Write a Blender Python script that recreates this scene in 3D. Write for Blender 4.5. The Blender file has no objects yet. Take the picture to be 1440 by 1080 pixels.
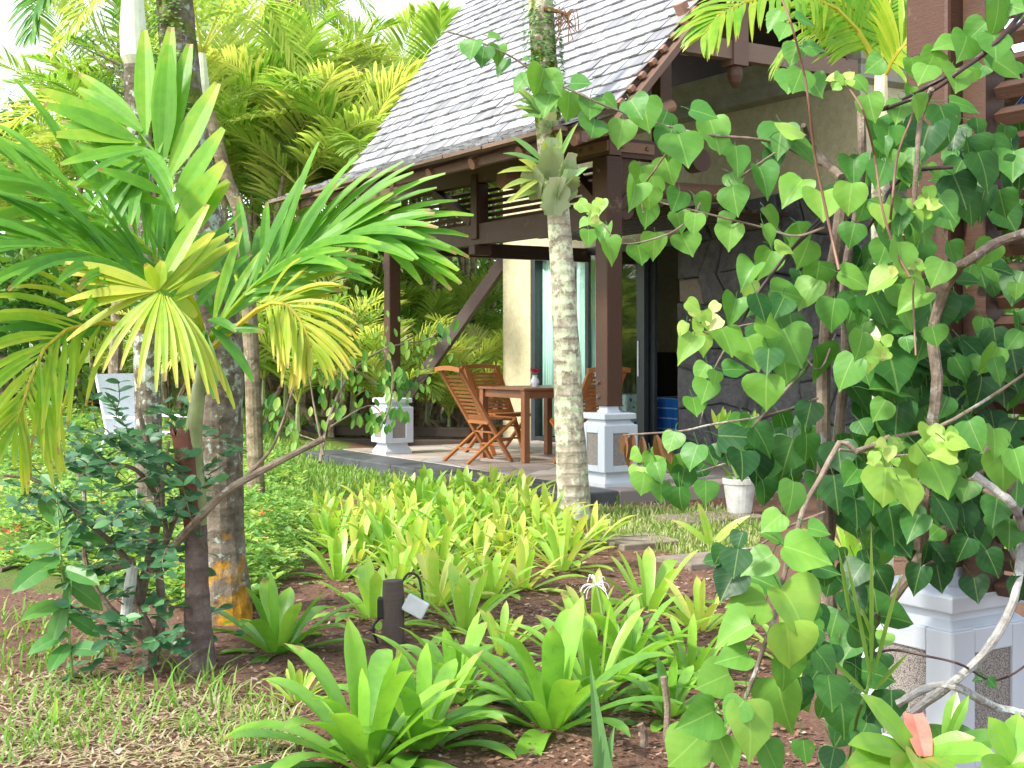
import bpy, math, random
import numpy as np
from mathutils import Vector as V, Matrix, noise as mnoise
random.seed(7); RNG = np.random.default_rng(7)
R = random.uniform
SC = bpy.context.scene
COL = SC.collection
F, EYE, HY = 1850.0, 1.25, 492.0

def at(px, py, d): return V(((px-720)/F*d, d, EYE+(HY-py)/F*d))
def slope(x, y):
    a = min(1, max(0, (y-13)/12)); b = min(1, max(0, (-1.2-x)/2.0))
    return 0.85*a*a*(3-2*a)*b*b*(3-2*b)
def gz(x, y): return slope(x, y) + 0.018*mnoise.noise(V((x*1.3, y*1.3, 0)))*(1 if y < 16 else .5)
def gnd(px, py):
    d = F*EYE/(py-HY)
    for _ in range(12):
        z = gz((px-720)/F*d, d)
        d = .5*d+.5*min(60, F*(EYE-z)/(py-HY))
    x = (px-720)/F*d
    return V((x, d, gz(x, d)))
# ---------------------------------------------------------------- mesh builder
class MB:
    def __init__(s): s.v = []; s.f = []; s.uv = []; s.t = []
    def grid(s, rows, t=.5, close=False, uv=None):
        b = len(s.v); m = len(rows[0]); n = len(rows)
        for i, r in enumerate(rows):
            for j, p in enumerate(r):
                s.v.append(tuple(p)); s.uv.append(uv[i][j] if uv else (j/(m-1) if m > 1 else 0, i/max(1, n-1)))
                s.t.append(t[i] if isinstance(t, (list, tuple)) else t)
        for i in range(n-1):
            for j in range(m if close else m-1):
                k = (j+1) % m
                s.f.append((b+i*m+j, b+i*m+k, b+(i+1)*m+k, b+(i+1)*m+j))
    def poly(s, pts, t=.5, uv=None):
        b = len(s.v)
        for i, p in enumerate(pts):
            s.v.append(tuple(p)); s.uv.append(uv[i] if uv else (0, 0)); s.t.append(t)
        s.f.append(tuple(range(b, b+len(pts))))
    def tube(s, pts, r, n=8, t=.5, cap=True, wob=0):
        pts = [V(p) for p in pts]; N = len(pts)
        rr = r if isinstance(r, (list, tuple)) else [r]*N
        rows = []; a = None
        for i, p in enumerate(pts):
            tan = (pts[min(i+1, N-1)]-pts[max(i-1, 0)]).normalized()
            if a is None:
                a = tan.orthogonal().normalized()
            a = (a - tan*a.dot(tan)).normalized(); b = tan.cross(a)
            row = []
            for k in range(n):
                an = 2*math.pi*k/n; q = rr[i]*(1+(R(-wob, wob) if wob else 0))
                row.append(p+a*math.cos(an)*q+b*math.sin(an)*q)
            rows.append(row)
        s.grid(rows, t, close=True)
        if cap:
            tt = t[-1] if isinstance(t, (list, tuple)) else t
            s.poly(list(reversed(rows[0])), tt); s.poly(rows[-1], tt)
    def box(s, c, size, M=None, t=.5):
        x, y, z = [q/2 for q in size]; c = V(c); b = len(s.v)
        for k in range(8):
            p = V((x if k & 1 else -x, y if k & 2 else -y, z if k & 4 else -z))
            if M: p = M @ p
            s.v.append(tuple(c+p)); s.uv.append((k & 1, k >> 2)); s.t.append(t)
        for q in ((0, 2, 3, 1), (4, 5, 7, 6), (0, 1, 5, 4), (2, 6, 7, 3), (0, 4, 6, 2), (1, 3, 7, 5)):
            s.f.append(tuple(b+k for k in q))
    def span(s, a, b, t=.5): s.box([(a[i]+b[i])/2 for i in range(3)], [abs(b[i]-a[i]) for i in range(3)], None, t)
    def beam(s, p, q, w, h, up=(0, 0, 1), t=.5):
        p, q, up = V(p), V(q), V(up); d = q-p; y = d.normalized(); x = y.cross(up).normalized(); z = x.cross(y)
        M = Matrix((x, y, z)).transposed()
        s.box((p+q)/2, (w, d.length, h), M, t)
    def lathe(s, prof, n=16, c=(0, 0, 0), sq=False, t=.5):
        c = V(c); rows = []
        for r, z in prof:
            off = math.pi/4 if sq else 0; k = math.sqrt(2) if sq else 1
            rows.append([c+V((r*k*math.cos(off+2*math.pi*i/n), r*k*math.sin(off+2*math.pi*i/n), z)) for i in range(n)])
        s.grid(rows, t, close=True); s.poly(list(reversed(rows[0])), t); s.poly(rows[-1], t)
    def build(s, name, mat, parent=None, smooth=False, bevel=0):
        me = bpy.data.meshes.new(name); me.from_pydata(s.v, [], s.f)
        me.materials.append(mat)
        li = np.empty(len(me.loops), np.int32); me.loops.foreach_get('vertex_index', li)
        u = me.uv_layers.new(name='UVMap'); u.data.foreach_set('uv', np.array(s.uv, np.float32)[li].ravel())
        a = me.attributes.new('tint', 'FLOAT', 'POINT'); a.data.foreach_set('value', np.array(s.t, np.float32))
        if smooth: me.polygons.foreach_set('use_smooth', [True]*len(me.polygons))
        me.update()
        o = bpy.data.objects.new(name, me); COL.objects.link(o)
        if parent: o.parent = parent
        if bevel:
            m = o.modifiers.new('bevel', 'BEVEL'); m.width = bevel; m.segments = 2; m.limit_method = 'ANGLE'
        return o
def tag(o, label=None, cat=None, group=None, kind=None):
    for k, q in (('label', label), ('category', cat), ('group', group), ('kind', kind)):
        if q: o[k] = q
    return o
def thing(name, label, cat, loc=(0, 0, 0), rz=0, group=None):
    o = bpy.data.objects.new(name, None); COL.objects.link(o); o.location = loc; o.rotation_euler = (0, 0, rz)
    o.empty_display_size = .1
    return tag(o, label, cat, group)
def dup(root, loc, rz=0, sc=1, label=None, group=None):
    r = root.copy(); COL.objects.link(r); r.location = loc; r.rotation_euler = (0, 0, rz); r.scale = (sc,)*3 if not isinstance(sc, tuple) else sc
    tag(r, label, None, group)
    for ch in list(root.children):
        c = ch.copy(); COL.objects.link(c); c.parent = r
        for g in list(ch.children):
            d = g.copy(); COL.objects.link(d); d.parent = c
    return r
def cat(pts, n):
    """Catmull-Rom through points, n samples"""
    P = [V(p) for p in pts]; P = [P[0]*2-P[1]]+P+[P[-1]*2-P[-2]]; out = []; m = len(P)-3
    for i in range(n):
        u = i/(n-1)*m; k = min(int(u), m-1); u -= k
        a, b, c, d = P[k:k+4]
        out.append(.5*((2*b)+(c-a)*u+(2*a-5*b+4*c-d)*u*u+(3*b-a-3*c+d)*u**3))
    return out
# ---------------------------------------------------------------- materials
class NT:
    def __init__(s, name):
        s.m = bpy.data.materials.new(name); s.m.use_nodes = True; s.n = s.m.node_tree.nodes; s.l = s.m.node_tree.links; s.n.clear()
        s.out = s.new('ShaderNodeOutputMaterial')
    def new(s, ty, **kw):
        n = s.n.new(ty)
        for k, q in kw.items(): setattr(n, k, q)
        return n
    def link(s, a, b): s.l.new(a, b)
    def coord(s, k='Object'): return s.new('ShaderNodeTexCoord').outputs[k]
    def noise(s, scale, vec=None, detail=4, rough=.6, stretch=None):
        n = s.new('ShaderNodeTexNoise'); n.inputs['Scale'].default_value = scale; n.inputs['Detail'].default_value = detail; n.inputs['Roughness'].default_value = rough
        v = vec or s.coord()
        if stretch:
            mp = s.new('ShaderNodeMapping'); mp.inputs['Scale'].default_value = stretch; s.link(v, mp.inputs[0]); v = mp.outputs[0]
        s.link(v, n.inputs['Vector']); return n.outputs['Fac']
    def ramp(s, fac, stops, interp='LINEAR'):
        r = s.new('ShaderNodeValToRGB'); e = r.color_ramp.elements; r.color_ramp.interpolation = interp
        while len(e) < len(stops): e.new(.5)
        for q, (p, c) in zip(e, stops):
            q.position = p; q.color = (*c, 1) if not isinstance(c, (int, float)) else (c, c, c, 1)
        s.link(fac, r.inputs[0]); return r.outputs[0]
    def mix(s, fac, a, b, mode='MIX'):
        m = s.new('ShaderNodeMix', data_type='RGBA', blend_type=mode)
        for k, q in ((0, fac), (6, a), (7, b)):
            if isinstance(q, (int, float)): m.inputs[k].default_value = q if k == 0 else (q, q, q, 1)
            elif isinstance(q, tuple): m.inputs[k].default_value = (*q, 1)
            else: s.link(q, m.inputs[k])
        return m.outputs[2]
    def math(s, op, a, b=0.0, c=None):
        m = s.new('ShaderNodeMath', operation=op)
        for k, q in enumerate((a, b) if c is None else (a, b, c)):
            if isinstance(q, (int, float)): m.inputs[k].default_value = q
            else: s.link(q, m.inputs[k])
        return m.outputs[0]
    def attr(s, name='tint'): return s.new('ShaderNodeAttribute', attribute_name=name).outputs['Fac']
    def bump(s, h, st=.3, dist=.01):
        b = s.new('ShaderNodeBump'); b.inputs['Strength'].default_value = st; b.inputs['Distance'].default_value = dist; s.link(h, b.inputs['Height']); return b.outputs[0]
    def done(s, col, rough=.6, spec=.4, normal=None, trans=None, tcol=None, metal=0, rand=0):
        p = s.new('ShaderNodeBsdfPrincipled')
        if isinstance(col, tuple): p.inputs['Base Color'].default_value = (*col, 1)
        else: s.link(col, p.inputs['Base Color'])
        if isinstance(rough, (int, float)): p.inputs['Roughness'].default_value = rough
        else: s.link(rough, p.inputs['Roughness'])
        p.inputs['Specular IOR Level'].default_value = spec; p.inputs['Metallic'].default_value = metal
        if normal: s.link(normal, p.inputs['Normal'])
        sh = p.outputs[0]
        if trans:
            t = s.new('ShaderNodeBsdfTranslucent'); s.link(tcol if tcol is not None else col, t.inputs[0])
            x = s.new('ShaderNodeMixShader'); x.inputs[0].default_value = trans
            s.link(sh, x.inputs[1]); s.link(t.outputs[0], x.inputs[2]); sh = x.outputs[0]
        s.link(sh, s.out.inputs[0]); return s.m
def leaf_mat(name, stops, trans=.38, rough=.42, veins=None, noise_s=25, spec=.4, par=0, tip=0, spots=0):
    n = NT(name); t = n.attr()
    nz = n.noise(noise_s, detail=3)
    t2 = n.math('ADD', t, n.math('MULTIPLY', n.math('SUBTRACT', nz, .5), .25))
    c = n.ramp(t2, stops); nrm = None
    uvn = n.new('ShaderNodeSeparateXYZ'); n.link(n.coord('UV'), uvn.inputs[0]); U, W = uvn.outputs[0], uvn.outputs[1]
    au = n.math('ABSOLUTE', n.math('SUBTRACT', U, .5))
    if veins:
        mid = n.math('LESS_THAN', au, .018)
        w = n.math('SINE', n.math('MULTIPLY', n.math('SUBTRACT', W, n.math('MULTIPLY', au, .9)), veins))
        sv = n.math('GREATER_THAN', w, .975)
        k = n.math('MAXIMUM', mid, n.math('MULTIPLY', sv, .28))
        c = n.mix(n.math('MULTIPLY', k, .42), c, n.mix(.5, c, (.45, .6, .18)))
        nrm = n.bump(n.math('ADD', n.math('ADD', n.math('MULTIPLY', w, .35), n.math('MULTIPLY', nz, 2.5)), n.math('MULTIPLY', mid, -2)), .12, .002)
    elif par:
        w = n.math('SINE', n.math('MULTIPLY', U, par))
        c = n.mix(n.math('MULTIPLY', n.math('GREATER_THAN', w, .6), .09), c, n.mix(.5, c, (.35, .5, .1)))
        nrm = n.bump(w, .07, .001)
    if tip: c = n.mix(n.ramp(n.math('ADD', W, n.math('MULTIPLY', n.math('SUBTRACT', n.noise(14, detail=2), .5), .5)), [(tip, 0.0), (min(1, tip+.05), .85)]), c, (.3, .19, .075))
    if spots: c = n.mix(n.ramp(n.noise(22, detail=3), [(spots, 0.0), (spots+.03, .75)]), c, (.2, .13, .04))
    tc = n.mix(.55, c, n.mix(1.0, c, (1.7, 1.75, .55), 'MULTIPLY'))
    rg = n.math('ADD', n.math('MULTIPLY', nz, .3), rough-.15)
    return n.done(c, rg, spec, nrm, trans, tc)
def wood(name, dark, mid, light, rough=.5, grain=(2, 2, 30), wear=.62, spec=.35):
    n = NT(name); g = n.noise(6, stretch=grain, detail=6, rough=.7); w = n.noise(3.5, detail=6, rough=.75)
    g2 = n.noise(28, stretch=grain, detail=3)
    c = n.mix(g, dark, mid); c = n.mix(n.math('MULTIPLY', g2, .4), c, n.mix(.6, c, (.01, .006, .004)))
    k = n.ramp(w, [(wear, 0.0), (min(.99, wear+.16), 1.0)])
    c = n.mix(n.math('MULTIPLY', k, .7), c, light)
    return n.done(c, n.math('ADD', n.math('MULTIPLY', w, .3), rough-.15), spec, n.bump(n.math('ADD', g, g2), .35, .006))
G3 = [(0, (.012, .045, .012)), (.35, (.03, .12, .02)), (.6, (.09, .27, .03)), (.82, (.28, .45, .05)), (1, (.55, .55, .14))]
M = {}
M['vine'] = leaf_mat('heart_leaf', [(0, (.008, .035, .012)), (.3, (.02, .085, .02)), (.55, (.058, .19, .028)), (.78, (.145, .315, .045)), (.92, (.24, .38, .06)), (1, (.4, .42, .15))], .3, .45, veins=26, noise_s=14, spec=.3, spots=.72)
M['lily'] = leaf_mat('lily_leaf', [(0, (.035, .12, .015)), (.4, (.085, .235, .03)), (.65, (.2, .41, .045)), (.88, (.33, .52, .075)), (1, (.48, .53, .11))], .38, .33, par=60, spec=.55, tip=.965, spots=.74)
M['palm'] = leaf_mat('palm_leaf', [(0, (.02, .08, .012)), (.35, (.055, .2, .02)), (.6, (.14, .34, .022)), (.8, (.33, .42, .035)), (1, (.52, .45, .07))], .45, .42, par=30, spec=.32, tip=.97)
M['areca'] = leaf_mat('areca_leaf', [(0, (.05, .14, .03)), (.35, (.14, .28, .04)), (.6, (.3, .41, .09)), (.8, (.48, .53, .17)), (1, (.55, .5, .17))], .56, .4, noise_s=2.5, spec=.45)
M['shrub'] = leaf_mat('shrub_leaf', [(0, (.02, .07, .03)), (.5, (.055, .165, .065)), (.8, (.09, .24, .07)), (1, (.25, .38, .06))], .25, .45, noise_s=20)
M['cover'] = leaf_mat('cover_leaf', [(0, (.03, .12, .02)), (.5, (.15, .31, .065)), (.8, (.29, .45, .1)), (1, (.45, .52, .12))], .35, .5, noise_s=8)
M['dead'] = leaf_mat('dead_leaf', [(0, (.09, .04, .015)), (.5, (.22, .11, .045)), (1, (.42, .3, .16))], .25, .7)
M['far'] = leaf_mat('tree_leaf', [(0, (.02, .07, .02)), (.5, (.06, .17, .03)), (1, (.2, .32, .06))], .3, .55, noise_s=1.5)
M['grass'] = leaf_mat('grass_blade', [(0, (.05, .14, .02)), (.45, (.15, .3, .04)), (.7, (.3, .36, .1)), (.85, (.42, .38, .22)), (1, (.56, .45, .34))], .35, .55, noise_s=3)
def flat(name, c, rough=.5, spec=.4, var=.15, sc=12, bmp=.15, metal=0):
    n = NT(name); z = n.noise(sc, detail=5)
    d = tuple(q*(1-var) for q in c); l = tuple(min(1, q*(1+var)) for q in c)
    return n.done(n.mix(n.ramp(z, [(.3, 0.0), (.7, 1.0)]), d, l), rough, spec, n.bump(z, bmp, .004), metal=metal)
M['petal_red'] = flat('red_petal', (.65, .03, .02)); M['petal_orange'] = flat('orange_petal', (.8, .3, .02)); M['petal_pink'] = flat('pink_petal', (.62, .02, .12)); M['petal_white'] = flat('white_petal', (.8, .78, .72))
M['dark_wood'] = wood('dark_timber', (.026, .013, .007), (.088, .04, .019), (.26, .19, .13), .5)
M['post_wood'] = wood('weathered_red_timber', (.035, .015, .008), (.115, .05, .025), (.32, .235, .165), .5, wear=.6)
M['grey_wood'] = wood('grey_timber', (.12, .07, .05), (.27, .18, .13), (.5, .43, .38), .65)
M['beam_wood'] = wood('mixed_timber', (.09, .05, .033), (.2, .12, .085), (.4, .33, .28), .6)
M['teak'] = wood('teak', (.24, .075, .018), (.46, .17, .04), (.52, .27, .1), .35, grain=(3, 14, 14), wear=.66, spec=.5)
M['table_wood'] = wood('table_teak', (.17, .06, .025), (.34, .14, .055), (.46, .27, .15), .35, grain=(3, 14, 14), wear=.6, spec=.5)
M['log'] = wood('log_end', (.2, .1, .06), (.36, .2, .13), (.5, .36, .26), .6)
M['louvre'] = wood('louvre_timber', (.034, .015, .008), (.1, .046, .025), (.27, .19, .13), .55, grain=(1.5, 20, 20))
M['sleeper'] = wood('old_sleeper', (.025, .018, .013), (.08, .055, .042), (.22, .18, .15), .8)
def shingle_mat():
    n = NT('weathered_shingle'); t = n.attr(); g = n.noise(9, stretch=(6, .6, .6), detail=6, rough=.7)
    c = n.ramp(t, [(0, (.17, .17, .18)), (.5, (.3, .305, .32)), (1, (.42, .425, .44))])
    c = n.mix(n.math('MULTIPLY', g, .45), c, n.mix(.6, c, (.12, .105, .095)))
    st = n.ramp(n.noise(1.2, detail=6, rough=.7), [(.55, 0.0), (.75, 1.0)])
    c = n.mix(n.math('MULTIPLY', st, .5), c, (.12, .11, .09))
    return n.done(c, .5, .5, n.bump(g, .3, .005))
M['shingle'] = shingle_mat()
def stucco(name, a, b, sc=14):
    n = NT(name); z = n.noise(sc, detail=8, rough=.75); w = n.noise(.8, detail=6, rough=.7); f = n.noise(90, detail=4)
    c = n.mix(n.ramp(z, [(.35, 0.0), (.65, 1.0)]), a, b); c = n.mix(n.math('MULTIPLY', n.ramp(w, [(.45, 0.0), (.75, 1.0)]), .45), c, n.mix(.5, c, (.12, .1, .06)))
    return n.done(c, .85, .2, n.bump(n.math('ADD', z, f), .5, .012))
M['stucco'] = stucco('olive_stucco', (.42, .38, .23), (.56, .52, .34)); M['mould'] = stucco('grey_render', (.26, .26, .21), (.38, .37, .3), 5)
def white_paint():
    n = NT('white_paint'); z = n.noise(7, detail=7, rough=.75); s = n.noise(2.2, stretch=(1, 1, .35), detail=6)
    c = n.mix(n.math('MULTIPLY', n.ramp(z, [(.55, 0.0), (.75, 1.0)]), .25), (.47, .5, .55), (.36, .36, .35)); c = n.mix(n.math('MULTIPLY', n.ramp(s, [(.58, 0.0), (.75, 1.0)]), .3), c, (.33, .33, .3))
    return n.done(c, .45, .4, n.bump(z, .12, .004))
M['white'] = white_paint()
def grit():
    n = NT('grit_panel'); z = n.new('ShaderNodeTexVoronoi'); z.inputs['Scale'].default_value = 330; n.link(n.coord(), z.inputs['Vector'])
    c = n.ramp(n.math('MULTIPLY', z.outputs['Distance'], 1.4), [(.1, (.42, .38, .34)), (.55, (.33, .3, .27)), (.95, (.12, .1, .09))])
    return n.done(c, .85, .2, n.bump(z.outputs['Distance'], .5, .004))
M['grit'] = grit()
def basalt():
    n = NT('basalt'); t = n.attr(); z = n.noise(7, detail=9, rough=.75); f = n.noise(60, detail=5, rough=.7)
    c = n.ramp(t, [(0, (.06, .061, .068)), (.6, (.11, .108, .11)), (.9, (.17, .155, .14)), (1, (.26, .21, .15))])
    c = n.mix(n.ramp(z, [(.4, 0.0), (.72, .75)]), c, (.22, .215, .21)); c = n.mix(n.ramp(f, [(.62, 0.0), (.7, .6)]), c, (.3, .3, .29))
    return n.done(c, .85, .25, n.bump(n.math('ADD', z, n.math('MULTIPLY', f, .7)), 1.0, .05))
M['basalt'] = basalt()
M['mortar'] = flat('mortar', (.03, .03, .032), .9)
def bark(name, stops, ring=55, lich=(.5, .58, .46), lk=.56, moss=(.1, .13, .01), rs=.35, low=None):
    n = NT(name); t = n.attr(); z = n.noise(11, detail=9, rough=.75)
    sep = n.new('ShaderNodeSeparateXYZ'); n.link(n.coord(), sep.inputs[0])
    rg = n.math('SINE', n.math('ADD', n.math('MULTIPLY', sep.outputs[2], ring), n.math('MULTIPLY', n.noise(4), 5)))
    c = n.ramp(z, stops); c = n.mix(n.math('MULTIPLY', n.ramp(rg, [(.75, 0.0), (.95, 1.0)]), rs), c, (.05, .04, .03))
    lz = n.noise(16, detail=8, rough=.7); ln = n.noise(3.0, detail=3)
    c = n.mix(n.ramp(n.math('ADD', lz, n.math('MULTIPLY', n.math('SUBTRACT', ln, .5), .7)), [(lk, 0.0), (lk+.06, .85)]), c, lich)
    mz = n.math('ADD', n.math('MULTIPLY', n.math('SUBTRACT', n.noise(9, detail=6), .5), 1.3), t)
    mc = n.ramp(n.noise(30), [(.3, tuple(q*.4 for q in moss)), (.7, tuple(q*1.5 for q in moss))])
    if low: mc = n.mix(n.math('LESS_THAN', sep.outputs[2], .9), mc, n.ramp(n.noise(22), [(.3, tuple(q*.35 for q in low)), (.7, low)]))
    c = n.mix(n.ramp(mz, [(.5, 0.0), (.62, 1.0)]), c, mc)
    return n.done(c, .85, .2, n.bump(n.math('ADD', n.math('ADD', lz, z), n.math('MULTIPLY', rg, .25)), .8, .015))
M['bark_pale'] = bark('ringed_palm_bark', [(.3, (.16, .12, .08)), (.5, (.36, .31, .23)), (.7, (.55, .5, .4))], 75, (.56, .6, .4), .5)
M['bark_moss'] = bark('mossy_palm_bark', [(.3, (.05, .04, .03)), (.5, (.13, .11, .08)), (.7, (.24, .21, .17))], 60, (.4, .47, .38), .53)
M['bark_rust'] = bark('rusty_palm_bark', [(.3, (.06, .045, .03)), (.5, (.15, .12, .09)), (.7, (.28, .25, .2))], 60, (.36, .43, .36), .55, (.09, .12, .015), low=(.5, .25, .02))
M['bark_young'] = bark('young_palm_bark', [(.3, (.07, .05, .045)), (.5, (.14, .1, .09)), (.7, (.23, .18, .16))], 62, (.25, .2, .17), .62)
M['stem_far'] = bark('cane_bark', [(.3, (.1, .07, .045)), (.5, (.22, .17, .11)), (.7, (.35, .3, .2))], 30, (.35, .38, .28), .62)
M['twig'] = bark('twig_bark', [(.3, (.1, .07, .05)), (.5, (.21, .16, .12)), (.7, (.33, .27, .21))], 20, (.4, .4, .36), .62)
M['twig_white'] = bark('white_branch', [(.3, (.17, .155, .14)), (.5, (.33, .32, .3)), (.7, (.46, .46, .44))], 20, (.5, .62, .58), .6)
M['twig_red'] = flat('red_shoot', (.15, .075, .045)); M['twig_dark'] = flat('dark_vine_stem', (.04, .02, .018))
M['green_stem'] = flat('green_stem', (.2, .3, .08)); M['rachis'] = flat('palm_rachis', (.32, .36, .08))
M['sheath_green'] = flat('green_crownshaft', (.2, .24, .1), .4, var=.3); M['sheath_red'] = wood('red_leaf_sheath', (.1, .03, .02), (.25, .09, .06), (.42, .27, .2), .6)
M['lichen_white'] = bark('lichen_branch', [(.3, (.4, .4, .37)), (.5, (.6, .62, .58)), (.7, (.7, .74, .7))], 20, (.5, .64, .6), .6)
M['shaft_pale'] = flat('pale_crownshaft', (.62, .66, .5), .4); M['shaft_cream'] = flat('cream_crownshaft', (.66, .6, .36), .5)
M['shield'] = leaf_mat('fern_shield', [(0, (.2, .2, .11)), (.4, (.28, .36, .17)), (.7, (.36, .46, .27)), (1, (.44, .38, .3))], .2, .6, par=40); M['fern'] = leaf_mat('staghorn', [(0, (.08, .2, .08)), (.5, (.2, .38, .1)), (1, (.5, .48, .07))], .3, .5)
M['metal_white'] = flat('white_metal', (.75, .76, .78), .35); M['sling'] = flat('white_sling', (.72, .74, .78), .7, sc=60)
M['dark_frame'] = flat('dark_window_frame', (.035, .042, .048), .4); M['black'] = flat('black_plastic', (.012, .012, .012), .5)
M['grey_lamp'] = flat('grey_lamp', (.5, .52, .53), .35); M['blue_cable'] = flat('blue_cable', (.03, .1, .28), .4)
M['porcelain'] = flat('white_porcelain', (.8, .8, .82), .2); M['interior'] = flat('interior_wall', (.6, .59, .62), .9); M['dark_room'] = flat('dark_headboard', (.02, .014, .012), .5)
M['pillow'] = flat('lilac_pillow', (.5, .5, .65), .9); M['steel_bolt'] = flat('rusty_bolt', (.14, .1, .08), .5, metal=.5)
M['concrete'] = flat('stepping_concrete', (.2, .16, .12), .9, sc=6, var=.35); M['pot'] = flat('pale_plastic_pot', (.5, .49, .46), .6, var=.25)
M['slate'] = flat('dark_slate', (.055, .058, .062), .6, sc=4, var=.5)
M['plank'] = wood('leaning_plank', (.05, .035, .03), (.13, .095, .08), (.3, .26, .22), .75)
def glass():
    n = NT('window_glass'); g = n.new('ShaderNodeBsdfGlossy'); g.inputs['Roughness'].default_value = .02; g.inputs[0].default_value = (.9, .95, .92, 1)
    t = n.new('ShaderNodeBsdfTransparent'); t.inputs[0].default_value = (.93, .97, .95, 1)
    f = n.new('ShaderNodeLayerWeight'); f.inputs[0].default_value = .5; fz = n.math('ADD', n.math('MULTIPLY', n.math('POWER', f.outputs['Facing'], 4.0), .6), .035)
    x = n.new('ShaderNodeMixShader'); n.link(fz, x.inputs[0]); n.link(t.outputs[0], x.inputs[1]); n.link(g.outputs[0], x.inputs[2]); n.link(x.outputs[0], n.out.inputs[0])
    return n.m
M['glass'] = glass()
M['curtain'] = flat('sea_green_curtain', (.5, .7, .66), .9, sc=3, var=.06)
def throw():
    n = NT('blue_bed_throw'); sep = n.new('ShaderNodeSeparateXYZ'); n.link(n.coord('UV'), sep.inputs[0])
    w = n.math('GREATER_THAN', n.math('SINE', n.math('MULTIPLY', sep.outputs[1], 40)), .9); e = n.math('LESS_THAN', n.math('ADD', sep.outputs[0], n.math('MULTIPLY', n.noise(12), .25)), .42)
    c = n.mix(n.math('MULTIPLY', w, .5), (.02, .12, .42), (.4, .6, .8)); c = n.mix(e, c, (.5, .62, .72))
    return n.done(c, .9, .1)
M['throw'] = throw()
def tilecloth():
    n = NT('patterned_cover'); mp = n.new('ShaderNodeMapping'); mp.inputs['Scale'].default_value = (9, 9, 9); mp.inputs['Rotation'].default_value = (.785, .785, 0); n.link(n.coord(), mp.inputs[0])
    c = n.new('ShaderNodeTexChecker'); c.inputs['Scale'].default_value = 1.6; n.link(mp.outputs[0], c.inputs[0]); c.inputs[1].default_value = (.55, .66, .66, 1); c.inputs[2].default_value = (.06, .24, .3, 1)
    v = n.new('ShaderNodeTexVoronoi'); v.inputs['Scale'].default_value = 2.5; n.link(mp.outputs[0], v.inputs['Vector'])
    return n.done(n.mix(n.math('GREATER_THAN', v.outputs['Distance'], .42), c.outputs[0], (.6, .7, .7)), .9, .1)
M['tilecloth'] = tilecloth()
def paving():
    n = NT('terrace_flagstones'); v = n.new('ShaderNodeTexVoronoi'); v.inputs['Scale'].default_value = 2.1; v.feature = 'DISTANCE_TO_EDGE'; n.link(n.coord(), v.inputs['Vector'])
    v2 = n.new('ShaderNodeTexVoronoi'); v2.inputs['Scale'].default_value = 2.1; n.link(n.coord(), v2.inputs['Vector'])
    z = n.noise(5, detail=8, rough=.7); k = n.new('ShaderNodeSeparateColor'); n.link(v2.outputs['Color'], k.inputs[0])
    c = n.ramp(k.outputs[0], [(0, (.2, .17, .16)), (.35, (.36, .28, .22)), (.7, (.42, .37, .32)), (1, (.28, .27, .27))])
    c = n.mix(n.math('MULTIPLY', z, .5), c, n.mix(.6, c, (.16, .12, .1))); e = n.math('LESS_THAN', v.outputs[0], .025)
    c = n.mix(e, c, (.17, .15, .13))
    return n.done(c, .6, .4, n.bump(n.math('ADD', z, n.math('MULTIPLY', e, -1.0)), .3, .01))
M['paving'] = paving()
def ground_mat():
    n = NT('soil_and_turf'); t = n.attr(); z = n.noise(9, detail=9, rough=.75); b = n.noise(1.7, detail=6, rough=.7); f = n.noise(70, detail=5, rough=.8)
    s = n.ramp(f, [(.25, (.065, .032, .02)), (.5, (.21, .115, .077)), (.66, (.31, .195, .14)), (.8, (.46, .37, .29))])
    s = n.mix(n.math('MULTIPLY', n.ramp(b, [(.4, 0.0), (.7, 1.0)]), .5), s, (.21, .12, .085))
    g = n.ramp(f, [(.25, (.05, .08, .015)), (.5, (.13, .2, .04)), (.75, (.27, .3, .09))]); g = n.mix(n.ramp(b, [(.45, 0.0), (.7, .6)]), g, (.24, .19, .09))
    k = n.ramp(n.math('ADD', t, n.math('MULTIPLY', n.math('SUBTRACT', z, .5), .8)), [(.42, 0.0), (.58, 1.0)])
    return n.done(n.mix(k, s, g), .95, .15, n.bump(n.math('ADD', z, f), .9, .03))
M['ground'] = ground_mat()
M['mulch'] = leaf_mat('bark_mulch', [(0, (.085, .043, .027)), (.5, (.26, .15, .1)), (1, (.5, .42, .34))], .05, .85, noise_s=30, spec=.15)
# ---------------------------------------------------------------- camera, sun, sky
cam = bpy.data.cameras.new('camera'); co = bpy.data.objects.new('camera', cam); COL.objects.link(co)
co.location = (0, 0, EYE); co.rotation_euler = (math.pi/2, 0, 0); cam.sensor_width = 36; cam.lens = F/1440*36
cam.shift_y = -48/1440; cam.clip_end = 500; cam.clip_start = .05; SC.camera = co
SUN_EL, SUN_AZ = 47, -122       # azimuth clockwise from +Y
sun = bpy.data.lights.new('sun', 'SUN'); so = bpy.data.objects.new('sun', sun); COL.objects.link(so)
sun.energy = 2.0; sun.angle = math.radians(6); sun.color = (1, .95, .86)
el, az = math.radians(SUN_EL), math.radians(SUN_AZ)
sd = V((math.sin(az)*math.cos(el), math.cos(az)*math.cos(el), math.sin(el)))
so.rotation_euler = (-sd).to_track_quat('-Z', 'Y').to_euler(); so.location = (-8, -2, 14)
W = bpy.data.worlds.new('World'); SC.world = W; W.use_nodes = True
wn = W.node_tree.nodes; wl = W.node_tree.links; bg = wn['Background']
sky = wn.new('ShaderNodeTexSky'); sky.sky_type = 'NISHITA'; sky.sun_disc = False; sky.sun_elevation = el; sky.sun_rotation = az
sky.air_density = 1.3; sky.dust_density = 1.5; sky.ozone_density = .6
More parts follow.
